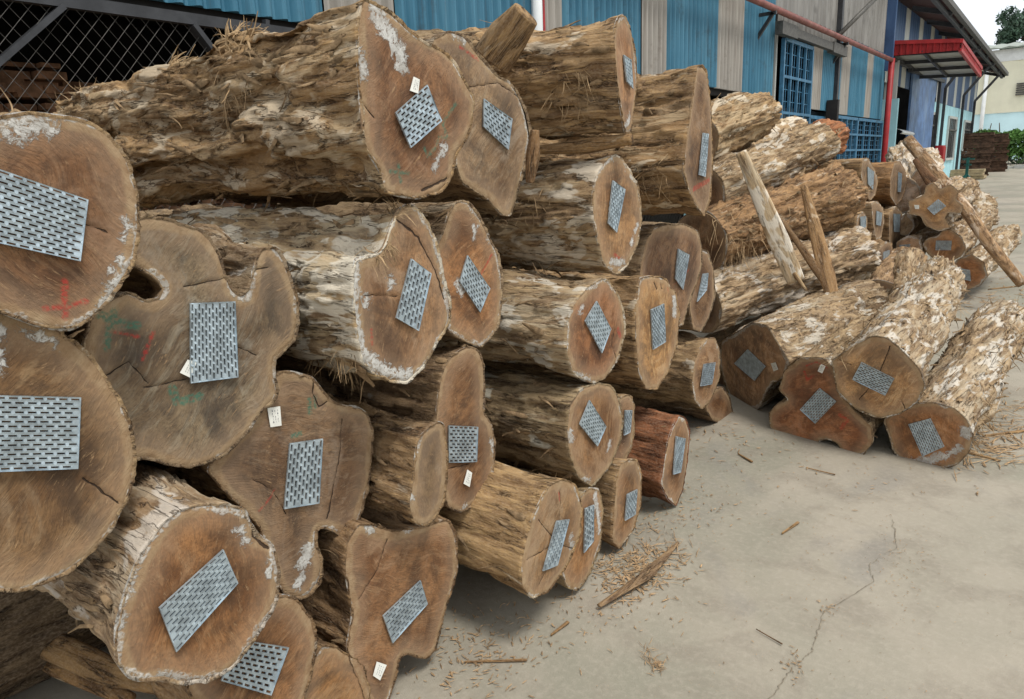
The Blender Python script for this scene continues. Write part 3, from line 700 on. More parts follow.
    dsp = (fib + ter + lump + gro + knot) * rough + fur.reshape(-1)
    if sp < .012: dsp += gn(q * [90, 90, 22]) * .0022
    dsp = dsp.reshape(K, N)
    wgt = .22 + .78 * sstep(s, .0, .16)
    if facet is not None: wgt *= facet
    dsp = dsp * wgt[:, None] - .010 * sstep(s, 0, .1)[:, None]
    G[..., 0] += nr[..., 0] * dsp; G[..., 1] += nr[..., 1] * dsp
    rag = np.abs(gn(np.stack([out[:, 0] * 45, out[:, 1] * 45, out[:, 0] * 0 + sd], 1)))
    G[0, :, 2] += .001 + .007 * rag
    G[1, :, 2] += .003 * rag
    # lip of the bark folding in under the sawn face, ragged far end
    lip = G[0].copy(); lip[:, :2] -= nr[0] * .008; lip[:, 2] = -.004
    end = G[-1].copy(); cen = end.mean(0)
    rough_end = gn(end * 30 + sd) * .03; end[:, 2] -= .0 + np.abs(rough_end)
    e2 = cen + (end - cen) * .55; e2[:, 2] += gn(e2 * 24 + sd) * .03; e3 = cen + (end - cen) * .12
    V = np.vstack([lip, G.reshape(-1, 3), end, e2, e3]); KK = K + 4
    F = []
    idx = np.arange(N); nx = (idx + 1) % N
    for k in range(KK - 1):
        F.append(np.stack([k * N + idx, (k + 1) * N + idx, (k + 1) * N + nx, k * N + nx], 1))
    F = np.vstack(F)
    # base point: under the middle of the log
    mid = P0 + ax * L / 2; Vw = V @ Mx.T + P0
    root = empty(name, (mid[0], mid[1], float(Vw[:, 2].min())), label, cat, group)
    me = bpy.data.meshes.new('bark'); me.vertices.add(len(V)); me.vertices.foreach_set('co', V.astype(np.float32).ravel())
    nF = len(F) + 1
    me.loops.add(len(F) * 4 + N); me.loops.foreach_set('vertex_index', np.r_[F.ravel(), (KK - 1) * N + idx].astype(np.int32))
    me.polygons.add(nF); me.polygons.foreach_set('loop_start', np.r_[np.arange(len(F)) * 4, len(F) * 4].astype(np.int32))
    me.polygons.foreach_set('use_smooth', [True] * nF)
    me.update(calc_edges=True); me.validate()
    me.materials.append(M['bark'])
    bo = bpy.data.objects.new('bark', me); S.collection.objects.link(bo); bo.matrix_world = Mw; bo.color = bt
    bo.parent = root; bo.matrix_parent_inverse = Matrix.Translation(-Vector(root.location))
    lg = Log(); lg.root = root; lg.P0 = P0; lg.n = n; lg.ax = ax; lg.u = u; lg.v = v; lg.Mx = Mx; lg.rs = rs; lg.L = L; lg.Mw = Mw
    Wg = G @ Mx.T + P0
    dk = np.gradient(Wg, axis=0); dn = np.roll(Wg, -1, 1) - np.roll(Wg, 1, 1); nn = np.cross(dk, dn)
    nn /= np.linalg.norm(nn, axis=2)[..., None] + 1e-9
    if ((nn * (Wg - Wg.mean(1)[:, None])).sum(2)).mean() < 0: nn = -nn
    lg.W = Wg.reshape(-1, 3); lg.N = nn.reshape(-1, 3)
    # sawn face
    fs = sp * .62
    fo = smooth2(resample(out, max(24, int(per / fs))), 1) * .997
    lo = fo.min(0); hi = fo.max(0)
    gx, gy = np.meshgrid(np.arange(lo[0], hi[0], fs), np.arange(lo[1], hi[1], fs)); Q = np.stack([gx.ravel(), gy.ravel()], 1)
    Q = Q + rs.uniform(-.2, .2, Q.shape) * fs
    Q = Q[in_poly(Q, fo)]
    Q = Q[np.array([seg_dist_fast(Q, fo) > fs * .5])[0]]
    def jag(pp, amp):
        o_ = [pp[0]]
        for a_, b_ in zip(pp[:-1], pp[1:]):
            k_ = max(2, int(np.linalg.norm(b_ - a_) / .012))
            for t_ in range(1, k_ + 1): o_.append(a_ + (b_ - a_) * t_ / k_ + rs.normal(size=2) * amp)
        return np.array(o_)
    crl = [(jag(np.array([loc(*p) - c for p in st[0]]), .0009), st[1]) for st in crack]
    ex = []
    for pp in [q_[0] for q_ in crl] + [np.array([loc(*p) - c for p in r[0]]) for r in red if r[1] < .004]:
        for a_, b_ in zip(pp[:-1], pp[1:]):
            m_ = max(2, int(np.linalg.norm(b_ - a_) / .003)); ab = (b_ - a_) / (np.linalg.norm(b_ - a_) + 1e-9); nn_ = np.array([-ab[1], ab[0]])
            for k in range(m_): q_ = a_ + (b_ - a_) * (k / m_) ; ex += [q_, q_ + nn_ * .0022, q_ - nn_ * .0022]
    if ex:
        ex = np.array(ex); ex = ex[in_poly(ex, fo)]
        if len(ex):
            ex = ex[seg_dist_fast(ex, fo) > .002]
        if len(ex):
            Q = Q[seg_dist_fast(Q, ex) > .003]; Q = np.vstack([Q, ex])
    vc = [Vector(p) for p in fo] + [Vector(p) for p in Q]
    rv, _, rf, *_ = delaunay_2d_cdt(vc, [], [list(range(len(fo)))], 1, 1e-6)
    Q = np.array([tuple(p) for p in rv]); rim = seg_dist_fast(Q, fo)
    def dist(strokes):
        d = np.full(len(Q), 1.0)
        for st in strokes:
            pts, wd = st; pts = np.array([loc(*p) - c for p in pts]); d = np.minimum(d, seg_dist(Q, pts) - wd)
        return d
    cdist = np.full(len(Q), 1.0)
    for pp, wd in crl: cdist = np.minimum(cdist, seg_dist(Q, pp) - wd)
    pith = np.array([rs.uniform(-.15, .15) * circ_r, rs.uniform(-.15, .15) * circ_r]); dp = np.linalg.norm(Q - pith, axis=1)
    ring = dp / (dp + rim + 1e-6) * circ_r
    fa = np.stack([rim, dist(white), cdist, rim * 0 + 1], 1); fb = np.stack([dist(red), dist(green), ring, rim * 0 + 1], 1)
    z = gn(np.stack([Q[:, 0] * 9, Q[:, 1] * 9, Q[:, 0] * 0 + sd], 1)) * .0015 - .004 * (1 - sstep(rim, 0, .012))
    ck = fa[:, 2]; z = z - .003 * (1 - sstep(ck, 0, .004))
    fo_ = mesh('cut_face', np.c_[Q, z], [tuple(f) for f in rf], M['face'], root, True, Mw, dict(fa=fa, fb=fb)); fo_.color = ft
    if pl is not None:
        lg.plate = nail_plate(root, Mw, [loc(*p) - c for p in pl], rs)
    for tg in tags:
        paper_tag(root, Mw, [loc(*p) - c for p in tg], rs)
    return lg
def seg_dist_fast(Q, P):
    best = np.full(len(Q), 9.0)
    for i in range(0, len(Q), 4000):
        q = Q[i:i + 4000]; d = np.sqrt(((q[:, None] - P[None]) ** 2).sum(2)).min(1); best[i:i + 4000] = d
    return best
def nail_plate(root, Mw, q, rs):
    q = np.array(q); e0 = np.linalg.norm(q[1] - q[0]); e1 = np.linalg.norm(q[3] - q[0])
    if e0 > e1: A = lambda s, t: ((1 - s) * ((1 - t) * q[0] + t * q[1]) + s * ((1 - t) * q[3] + t * q[2]))
    else: A = lambda s, t: ((1 - s) * ((1 - t) * q[0] + t * q[3]) + s * ((1 - t) * q[1] + t * q[2]))
    short, lng = min(e0, e1), max(e0, e1)
    far = np.linalg.norm(np.array(Mw.translation) - EYE) > 1.85
    nc = max(4, round(short / (.0112 if far else .0082))); nr = max(4, round(lng / (.024 if far else .0205)))
    V = []; F = []; zt, zb = .0065, .0015
    tiltx, tilty = rs.uniform(-.006, .006, 2)
    cb = rs.uniform(0, .007, 4)
    def P(s, t, z): p = A(s, t); V.append((p[0], p[1], z + cb[0] * (s * t) ** 3 + cb[1] * ((1 - s) * t) ** 3 + cb[2] * (s * (1 - t)) ** 3 + .0006 * math.sin(9 * s + 7 * t) + .002)); return len(V) - 1
    for i in range(nc):
        s0, s1 = i / nc, (i + 1) / nc; off = .5 if i % 2 else 0
        edges = [0] + [(j + off) / nr for j in range(0 if off else 1, nr)] + [1]
        for t0, t1 in zip(edges[:-1], edges[1:]):
            if t1 - t0 < 1e-6: continue
            O = [P(s0, t0, zt), P(s1, t0, zt), P(s1, t1, zt), P(s0, t1, zt)]
            if t1 - t0 < .8 / nr or i in (-1,): F.append(tuple(O)); continue
            ds = (s1 - s0) * (.27 if far else .31); dt = (t1 - t0) * .15
            I = [P(s0 + ds, t0 + dt, zt - .0004), P(s1 - ds, t0 + dt, zt + .0006), P(s1 - ds, t1 - dt, zt + .0006), P(s0 + ds, t1 - dt, zt - .0004)]
            D = [P(s0 + ds, t0 + dt, zb), P(s1 - ds, t0 + dt, zb), P(s1 - ds, t1 - dt, zb), P(s0 + ds, t1 - dt, zb)]
            for a in range(4):
                b = (a + 1) % 4; F.append((O[a], O[b], I[b], I[a])); F.append((I[a], I[b], D[b], D[a]))
    T = [P(0, 0, zt), P(1, 0, zt), P(1, 1, zt), P(0, 1, zt)]; Bt = [P(0, 0, zb), P(1, 0, zb), P(1, 1, zb), P(0, 1, zb)]
    for a in range(4): b = (a + 1) % 4; F.append((T[a], Bt[a], Bt[b], T[b]))
    return mesh('nail_plate', V, F, M['plate'], root, False, Mw)
def paper_tag(root, Mw, q, rs):
    q = np.array(q); V = []; F = []
    for z in (.0045, .006):
        for p, k in zip(q, (0, .003, .005, .001)): V.append((p[0], p[1], z + k))
    F = [(0, 3, 2, 1), (4, 5, 6, 7)] + [(i, (i + 1) % 4, (i + 1) % 4 + 4, i + 4) for i in range(4)]
    t = mesh('paper_tag', V, F, M['paper'], root, False, Mw)
    V = []; F = []
    for s in (.3, .52, .74):
        for k in range(5):
            t0 = .15 + k * .14 + rs.uniform(-.02, .02); t1 = t0 + .09
            a = [(s, t0), (s + .03, t0), (s + .05 * rs.uniform(-1, 1) + .03, t1), (s + .05 * rs.uniform(-1, 1), t1)]
            n = len(V)
            for ss, tt in a:
                p = (1 - ss) * ((1 - tt) * q[0] + tt * q[3]) + ss * ((1 - tt) * q[1] + tt * q[2])
                V.append((p[0], p[1], .0066 + .004 * (ss + tt) / 2 + .0006))
            F.append((n, n + 1, n + 2, n + 3))
    k = mesh('handwriting', V, F, M['ink'], t, False, Mw)
    k.matrix_parent_inverse = Mw.inverted()
# ------------------------------------------------------------------ loose bark and fibres
def ribbon(V, F, p, d, nrm, L, w, lift, droop, rs, seg=6, sag=0.0):
    d = d / (np.linalg.norm(d) + 1e-9); side = np.cross(nrm, d); side /= np.linalg.norm(side) + 1e-9
    n0 = len(V); pos = p.copy(); dd = d.copy(); tw = rs.uniform(-.5, .5)
    for k in range(seg + 1):
        t = k / seg; ww = w * (1 - .75 * t ** 2) * (0.5 + .5 * min(1, t * 5))
        sd = side * math.cos(tw * t) + nrm * math.sin(tw * t)
        V.append(pos - sd * ww / 2); V.append(pos + nrm * w * .25); V.append(pos + sd * ww / 2)
        dd = dd + nrm * lift / seg + np.array([0, 0, -1.0]) * (droop / seg) + rs.normal(size=3) * .09; dd /= np.linalg.norm(dd)
        pos = pos + dd * L / seg
    for k in range(seg):
        a = n0 + k * 3
        F.append((a, a + 1, a + 4, a + 3)); F.append((a + 1, a + 2, a + 5, a + 4))
def visible_anchor(lg, rs, region=None, need=.05):
    tocam = EYE - lg.W; tocam /= np.linalg.norm(tocam, axis=1)[:, None]
    ok = (lg.N * tocam).sum(1) > need
    px = project(lg.W)
    if region is not None:
        ok &= (px[:, 0] > region[0]) & (px[:, 0] < region[2]) & (px[:, 1] > region[1]) & (px[:, 1] < region[3])
    else: ok &= (px[:, 0] > -40) & (px[:, 0] < 1060) & (px[:, 1] > -40) & (px[:, 1] < 740)
    return np.nonzero(ok)[0]
def loose_bark(lg, n, L=(.03, .14), w=(.003, .012), lift=.5, droop=.4, region=None, name='loose_bark', along=.85, color=(1, 1, 1, 1), need=.05, mat='fibre'):
    rs = lg.rs; ids = visible_anchor(lg, rs, region, need)
    if not len(ids): return
    V = []; F = []
    for _ in range(n):
        i = ids[rs.randint(len(ids))]; nrm = lg.N[i]; d = lg.ax * (1 if rs.rand() < .5 or (lg.W[i] - lg.P0) @ lg.ax < L[1] * 1.1 else -1) * along + rs.normal(size=3) * (1 - along) * 1.2
        d = d - nrm * (d @ nrm)
        ribbon(V, F, lg.W[i] + nrm * .002, d, nrm, rs.uniform(*L) , rs.uniform(*w), rs.uniform(0, lift), rs.uniform(0, droop), rs)
    b = mesh(name, V, F, M[mat], lg.root, True); b['kind'] = 'stuff'
    return b
def tuft(lg, px, n, L=(.05, .12), w=(.0015, .004), d=(0, 0, 1), spread=.5, droop=.6, r=9, name='frayed_fibres'):
    rs = lg.rs; region = (px[0] - r, px[1] - r, px[0] + r, px[1] + r); ids = visible_anchor(lg, rs, region, -.3)
    if not len(ids): return
    V = []; F = []
    for _ in range(n):
        i = ids[rs.randint(len(ids))]; dd = np.array(d, float) + rs.normal(size=3) * spread
        ribbon(V, F, lg.W[i] - lg.N[i] * .004, dd, lg.N[i], rs.uniform(*L), rs.uniform(*w), rs.uniform(-.3, .3), rs.uniform(0, droop), rs, 7)
    b = mesh(name, V, F, M['fibre'], lg.root, True); b['kind'] = 'stuff'
LG = {}
LG['L1'] = make_log('big round log with steel plate and red cross, topmost at the left edge', ft=(0.76, 0.7, 0.68, 0.55), bt=(1, 0.95, 0.85, 0.5), white=[([(28, 128), (40, 132), (52, 126)], 0.012), ([(133, 222), (130, 240)], 0.008), ([(126, 262), (118, 285), (108, 305)], 0.006), ([(15, 140), (22, 135)], 0.01)], red=[([(69, 283), (70, 318)], 0.004), ([(50, 309), (70, 308), (90, 302)], 0.003)], crack=[([(88, 225), (112, 233)], 0.0006)], sp=0.0075, L=2.4, o=[(55, 113), (85, 117), (110, 132), (130, 160), (140, 195), (141, 228), (134, 262), (118, 292), (97, 317), (72, 333), (45, 330), (10, 318), (-30, 300), (-58, 262), (-66, 215), (-58, 165), (-35, 132), (0, 114), (28, 110)], x=-1.42, pl=[(-28, 160), (91, 201), (82, 262), (-34, 236)])
LG['L2'] = make_log('biggest round log at the left edge, directly below the one with a red cross', ft=(0.82, 0.85, 0.8, 0.6), bt=(1, 0.95, 0.85, 0.5), white=[([(3, 335), (5, 365)], 0.012), ([(35, 330), (60, 345)], 0.004)], crack=[([(90, 480), (125, 505)], 0.0006)], sp=0.0075, L=2.4, o=[(5, 308), (35, 318), (65, 333), (95, 360), (118, 395), (132, 425), (137, 455), (133, 490), (117, 525), (95, 552), (65, 575), (25, 593), (-20, 592), (-70, 570), (-110, 520), (-122, 450), (-108, 380), (-70, 330), (-30, 310)], x=-1.46, pl=[(-42, 396), (86, 399), (82, 469), (-42, 474)])
LG['A'] = make_log('broad grey lobed log with green and red crayon crosses and an upright plate', ft=(0.8, 1.05, 1.3, 0.35), bt=(0.8, 0.8, 0.8, 0.3), red=[([(159, 334), (148, 360)], 0.0035), ([(120, 333), (145, 338)], 0.002)], green=[([(107, 316), (125, 324), (143, 326)], 0.008), ([(121, 310), (116, 330), (113, 348)], 0.006), ([(178, 389), (182, 402), (195, 400), (205, 396)], 0.008)], crack=[([(190, 288), (220, 282), (274, 268)], 0.0012), ([(240, 347), (262, 356)], 0.0012), ([(110, 378), (135, 362), (155, 385)], 0.0008), ([(150, 388), (170, 385), (193, 379)], 0.0008)], tags=[[(192, 360), (200, 362), (194, 378), (184, 373)]], sp=0.0075, o=[(143, 216), (165, 218), (185, 223), (201, 229), (212, 240), (221, 256), (227, 274), (233, 290), (242, 297), (249, 291), (252, 276), (255, 260), (262, 248), (274, 247), (284, 260), (291, 277), (298, 300), (299, 320), (295, 342), (284, 352), (274, 360), (276, 375), (279, 390), (276, 400), (266, 408), (255, 425), (243, 440), (225, 455), (208, 465), (188, 469), (165, 466), (145, 458), (125, 462), (105, 450), (92, 425), (85, 395), (80, 350), (92, 315), (110, 300), (128, 290), (146, 301), (160, 297), (163, 288), (155, 278), (140, 270), (128, 262), (118, 250), (122, 230)], x=-1.56, pl=[(194, 304), (237, 302), (240, 377), (193, 383)])
LG['B'] = make_log('pale barked log under the huge top log, its oval end rimmed thickly in white', ft=(1.1, 1.1, 1.1, 1.0), bt=(1.25, 1.25, 1.18, 1.5), white=[([(357, 262), (355, 300), (360, 340), (368, 365)], 0.01), ([(365, 352), (390, 372), (412, 376)], 0.013), ([(438, 240), (445, 275), (450, 290)], 0.01), ([(368, 300), (367, 305)], 0.007), ([(392, 283), (392, 284)], 0.01)], crack=[([(398, 219), (420, 238), (437, 270), (446, 300)], 0.0018), ([(367, 296), (400, 297)], 0.0005)], red=[([(373, 330), (374, 345)], 0.0015)], sp=0.0075, o=[(354, 257), (352, 294), (357, 338), (362, 362), (376, 376), (392, 381), (407, 383), (423, 369), (439, 342), (449, 323), (451, 301), (446, 284), (442, 262), (436, 238), (428, 220), (419, 208), (410, 202), (398, 208), (391, 225), (384, 244), (378, 254), (365, 256)], x=-1.4, pl=[(411, 259), (430, 274), (417, 331), (395, 318)])
LG['C'] = make_log('orange brown oval log end with diamond turned plate, right behind the white rimmed one', ft=(1.3, 1.15, 1.0, 0.8), bt=(1, 1, 1, 0.5), white=[([(459, 284), (464, 294)], 0.011), ([(476, 228), (475, 238)], 0.008), ([(490, 240), (499, 255)], 0.006)], red=[([(478, 282), (493, 255)], 0.0025)], sp=0.009, o=[(445, 225), (449, 208), (458, 201), (468, 201), (478, 214), (489, 235), (498, 253), (502, 275), (502, 301), (498, 329), (481, 349), (467, 343), (451, 334), (437, 315), (432, 280), (436, 250)], x=-1.56, pl=[(467, 256), (488, 289), (479, 313), (459, 282)])
LG['T1'] = make_log('huge shaggy barked top log with a diamond shaped end bearing plate and paper tag', ft=(0.9, 0.82, 0.8, 0.5), bt=(0.95, 0.84, 0.68, 1.15), white=[([(379, 12), (388, 30)], 0.02), ([(390, 30), (400, 48), (405, 68)], 0.018), ([(364, 55), (366, 75)], 0.01), ([(437, 170), (446, 150)], 0.008)], green=[([(393, 173), (412, 175)], 0.003), ([(401, 165), (404, 183)], 0.003), ([(427, 150), (430, 158), (438, 150), (442, 138), (450, 140), (445, 125), (452, 115), (458, 105)], 0.0028)], crack=[([(362, 100), (378, 120)], 0.0006), ([(425, 192), (450, 180)], 0.0025)], tags=[[(415, 79), (420, 82), (418, 96), (411, 93)]], sp=0.0072, rough=0.95, lumps=1.3, furrow=[(3.05, 0.075, 0.04), (3.95, 0.04, 0.03)], L=1.85, bs=0.9, morph=0.3, o=[(362, -4), (376, 4), (390, 12), (404, 24), (420, 37), (445, 50), (457, 65), (467, 84), (476, 101), (473, 126), (465, 142), (456, 154), (454, 170), (451, 181), (439, 193), (420, 200), (402, 198), (385, 193), (380, 172), (370, 157), (364, 140), (361, 118), (359, 94), (357, 60), (357, 25)], x=-1.38, pl=[(428, 87), (441, 123), (410, 150), (395, 115)])
LG['D'] = make_log('grey lozenge shaped log end with reddish tip, right of the huge top log', ft=(1.1, 1.3, 1.5, 0.5), bt=(0.9, 0.9, 0.9, 0.4), white=[([(455, 38), (465, 44)], 0.006)], red=[([(462, 50), (480, 62)], 0.004)], crack=[([(470, 90), (500, 85), (522, 100)], 0.0006)], sp=0.009, o=[(432, 38), (450, 30), (467, 38), (477, 53), (489, 66), (499, 76), (510, 82), (517, 92), (525, 113), (530, 138), (524, 168), (519, 190), (511, 217), (502, 216), (488, 200), (472, 190), (462, 184), (455, 165), (452, 130), (445, 90), (432, 60)], x=-1.6, pl=[(484, 101), (511, 121), (508, 152), (483, 129)])
LG['E'] = make_log('thick cylindrical log with a narrow orange end rimmed white, topmost beside the blue wall', ft=(1.5, 1.4, 1.3, 0.9), bt=(1.1, 1.0, 0.85, 0.35), white=[([(635, 55), (637, 90), (634, 120)], 0.008), ([(626, 128), (630, 118)], 0.012)], L=1.5, sp=0.009, rough=1.1, facet=0.9, o=[(615, 24), (619, 15), (624, 13), (631, 28), (636, 57), (637, 82), (634, 110), (631, 132), (625, 134), (620, 107), (616, 75), (614, 42)], x=-1.36, pl=[(622, 56), (629, 61), (631, 90), (624, 83)], yaw=14)
LG['F'] = make_log('tall log with a split bark side and a thin greyish end with red crayon', ft=(0.95, 1.0, 1.05, 0.5), bt=(1.0, 0.9, 0.75, 0.4), red=[([(694, 190), (701, 186), (709, 181)], 0.01)], sp=0.01, L=1.9, rough=1.3, o=[(697, 66), (703, 67), (707, 72), (711, 104), (713, 157), (710, 201), (704, 217), (698, 209), (689, 192), (683, 172), (686, 140), (690, 115), (693, 90)], x=-1.4, pl=[(702, 134), (707, 135), (704, 178), (697, 176)], yaw=5)
LG['G'] = make_log('pale barked log with a tall tan oval end, just under the topmost cylindrical log', ft=(1.35, 1.35, 1.25, 0.9), bt=(1.15, 1.1, 1.0, 1.2), white=[([(612, 262), (625, 262)], 0.012), ([(638, 225), (632, 245)], 0.006), ([(608, 160), (612, 158)], 0.008)], red=[([(615, 255), (620, 258)], 0.005)], sp=0.009, L=2.0, o=[(606, 160), (615, 154), (623, 158), (631, 170), (638, 184), (641, 202), (642, 222), (637, 247), (628, 266), (616, 275), (604, 266), (597, 241), (593, 219), (592, 197), (596, 176)], x=-1.42, pl=[(612, 181), (623, 190), (615, 233), (606, 224)])
LG['H'] = make_log('dull brown log end with upright plate, behind the yellowish tan oval end', ft=(0.85, 0.85, 0.9, 0.3), bt=(0.85, 0.85, 0.85, 0.3), red=[([(676, 284), (690, 270)], 0.002)], sp=0.012, L=2.0, o=[(654, 228), (669, 224), (686, 224), (698, 230), (702, 245), (702, 265), (697, 282), (688, 307), (683, 326), (670, 330), (655, 320), (640, 300), (640, 265), (646, 240)], x=-1.62, pl=[(678, 249), (688, 255), (683, 290), (674, 279)])
LG['I'] = make_log('thin dark log end partly hidden behind the dull brown one with upright plate', ft=(0.75, 0.75, 0.75, 0.3), bt=(0.7, 0.7, 0.7, 0.3), sp=0.014, L=1.8, o=[(702, 250), (708, 252), (714, 269), (715, 298), (708, 320), (700, 333), (693, 329), (689, 310), (690, 285), (696, 262)], x=-1.7, pl=[(702, 274), (707, 273), (705, 290), (696, 302)])
LG['J'] = make_log('thick pale barked log mid stack, dark brown end with diamond turned plate', ft=(1.1, 0.9, 0.8, 0.65), bt=(1.15, 1.15, 1.1, 1.1), white=[([(580, 312), (583, 308)], 0.008), ([(572, 370), (590, 380)], 0.004)], red=[([(619, 330), (621, 336)], 0.009)], crack=[([(616, 330), (613, 345), (617, 358)], 0.001)], sp=0.009, L=2.1, o=[(601, 278), (609, 279), (616, 289), (623, 307), (626, 332), (618, 360), (606, 379), (596, 383), (585, 382), (573, 373), (566, 350), (567, 323), (574, 303), (588, 287)], x=-1.4, pl=[(596, 301), (610, 329), (600, 353), (584, 321)])
LG['K'] = make_log('yellowish tan oval log end with a white dab at its upper right', ft=(1.6, 1.6, 1.35, 0.3), bt=(1.05, 0.95, 0.8, 0.4), white=[([(675, 301), (675, 313)], 0.022)], red=[([(668, 288), (669, 292)], 0.001)], crack=[([(655, 283), (658, 290)], 0.003), ([(662, 285), (663, 290)], 0.002)], sp=0.01, L=2.0, o=[(640, 277), (652, 275), (666, 279), (676, 292), (680, 316), (677, 345), (669, 370), (657, 390), (646, 390), (639, 372), (636, 340), (636, 304)], x=-1.46, pl=[(650, 310), (663, 304), (664, 342), (652, 350)])
LG['M'] = make_log('dark barked log with pointed brown end, just above the star cracked low log', ft=(1.0, 0.95, 0.85, 0.5), bt=(0.9, 0.92, 0.86, 0.6), white=[([(571, 432), (574, 440)], 0.008), ([(585, 478), (592, 480)], 0.005), ([(612, 440), (608, 450)], 0.006)], sp=0.009, L=2.1, o=[(600, 382), (612, 386), (619, 398), (623, 418), (621, 440), (609, 470), (592, 487), (578, 477), (569, 455), (567, 430), (570, 405), (582, 388)], x=-1.4, pl=[(589, 400), (604, 426), (596, 446), (578, 424)])
LG['N'] = make_log('small barky log end mostly hidden behind the pointed brown end', ft=(0.9, 0.9, 0.9, 0.3), bt=(1, 0.95, 0.85, 0.4), sp=0.012, L=1.6, o=[(622, 396), (630, 394), (635, 405), (635, 430), (631, 450), (622, 464), (610, 466), (606, 440), (612, 410)], x=-1.46, pl=[(624, 410), (631, 410), (629, 432), (622, 435)])
LG['Ll'] = make_log('small tan log with squat plate sticking out above the reddish barked log', ft=(1.25, 1.25, 1.2, 0.7), bt=(0.95, 0.9, 0.8, 0.3), sp=0.011, L=1.8, o=[(700, 348), (708, 338), (715, 337), (720, 350), (720, 376), (711, 401), (702, 410), (694, 400), (692, 380), (694, 362)], x=-1.62, pl=[(703, 364), (714, 362), (711, 384), (699, 386)])
LG['O'] = make_log('reddish barked log on the floor at the right end of the near stack', ft=(1.0, 0.95, 0.9, 0.9), bt=(0.75, 0.42, 0.32, 0.1), sp=0.011, L=1.7, rough=0.9, o=[(679, 416), (686, 418), (690, 432), (687, 468), (683, 490), (676, 507), (668, 500), (660, 484), (664, 462), (668, 440), (673, 425)], x=-1.38, pl=[(675, 436), (683, 438), (679, 472), (671, 474)])
LG['P'] = make_log('short tan log end with small plate, just left of the reddish barked log', ft=(1.2, 1.15, 1.0, 0.4), bt=(1.05, 0.95, 0.8, 0.3), sp=0.01, L=1.7, rough=0.7, o=[(620, 464), (628, 459), (637, 459), (642, 474), (641, 504), (633, 532), (619, 550), (612, 540), (614, 508), (616, 480)], x=-1.39, pl=[(626, 494), (636, 489), (634, 514), (623, 520)])
LG['Q'] = make_log('smooth tan barked log low at the front with a star cracked oval end', ft=(1.1, 1.15, 1.1, 0.35), bt=(1.15, 1.05, 0.85, 0.2), crack=[([(556, 540), (540, 520)], 0.0012), ([(560, 528), (562, 500), (561, 490)], 0.0007), ([(562, 545), (580, 550)], 0.0012), ([(552, 560), (540, 585)], 0.0006), ([(553, 545), (528, 560)], 0.0006)], red=[([(560, 492), (561, 500)], 0.003)], white=[([(572, 538), (573, 546)], 0.012), ([(530, 595), (530, 597)], 0.008)], sp=0.008, L=1.9, rough=0.55, facet=0.8, o=[(544, 492), (552, 483), (563, 478), (576, 484), (583, 508), (580, 536), (568, 564), (549, 592), (532, 600), (522, 588), (521, 565), (525, 545), (532, 518)], x=-1.3, pl=[(556, 520), (567, 518), (556, 564), (542, 570)])
LG['R'] = make_log('orange oval log end on the floor, squeezed behind the star cracked end', ft=(1.35, 1.25, 1.05, 0.8), bt=(1, 1, 0.9, 0.4), white=[([(596, 495), (600, 530)], 0.012)], sp=0.01, L=1.7, o=[(590, 487), (600, 488), (604, 512), (601, 544), (589, 576), (577, 592), (567, 588), (560, 570), (565, 530), (575, 500)], x=-1.37, pl=[(584, 508), (592, 504), (592, 540), (582, 552)])
LG['S'] = make_log('narrow plate free greyish oval log end with rough bark, left of centre', ft=(0.85, 1.0, 1.1, 0.3), bt=(0.9, 0.82, 0.7, 0.3), white=[([(411, 495), (412, 497)], 0.006)], sp=0.008, L=1.9, rough=1.2, o=[(430, 426), (440, 420), (446, 424), (449, 460), (445, 500), (437, 516), (425, 528), (414, 524), (409, 503), (413, 480), (415, 455), (418, 438)], x=-1.42, pl=None)
LG['T'] = make_log('dark pinched waisted log end with a nearly square plate above a paper tag', ft=(0.85, 0.78, 0.72, 0.3), bt=(0.8, 0.75, 0.7, 0.3), white=[([(492, 440), (494, 455)], 0.006), ([(466, 508), (463, 512)], 0.007)], tags=[[(467, 470), (471, 473), (468, 487), (463, 484)]], crack=[([(448, 470), (470, 465)], 0.0005)], sp=0.009, o=[(441, 376), (447, 362), (456, 352), (468, 345), (478, 349), (484, 362), (485, 385), (484, 412), (492, 422), (496, 442), (494, 465), (488, 490), (474, 505), (461, 514), (449, 508), (440, 490), (436, 450), (436, 410)], x=-1.55, pl=[(448, 426), (476, 427), (475, 462), (448, 463)])
LG['U'] = make_log('large ragged lobed log end with tall plate and a tag near its top', ft=(0.78, 0.85, 0.95, 0.3), bt=(0.8, 0.75, 0.7, 0.3), white=[([(305, 565), (310, 550)], 0.018), ([(300, 585), (305, 575)], 0.012), ([(349, 534), (352, 530)], 0.011)], green=[([(312, 401), (313, 413)], 0.006), ([(318, 398), (318, 408)], 0.004), ([(295, 437), (303, 435)], 0.005)], red=[([(262, 512), (272, 500), (278, 490)], 0.0012)], tags=[[(269, 409), (281, 407), (282, 426), (272, 428)]], crack=[([(345, 420), (343, 455), (330, 520)], 0.001), ([(330, 403), (322, 408), (316, 395), (317, 382)], 0.0016), ([(255, 480), (275, 490), (290, 515)], 0.0005)], sp=0.0075, o=[(273, 378), (280, 370), (292, 370), (303, 373), (314, 376), (320, 384), (326, 392), (335, 401), (345, 405), (357, 405), (368, 412), (374, 428), (373, 455), (370, 480), (362, 514), (356, 532), (346, 542), (335, 532), (318, 528), (315, 542), (322, 560), (320, 580), (309, 596), (297, 599), (284, 594), (275, 580), (268, 560), (262, 530), (240, 505), (225, 492), (205, 470), (230, 440), (262, 410), (270, 395)], x=-1.58, pl=[(291, 444), (323, 439), (319, 503), (285, 509)])
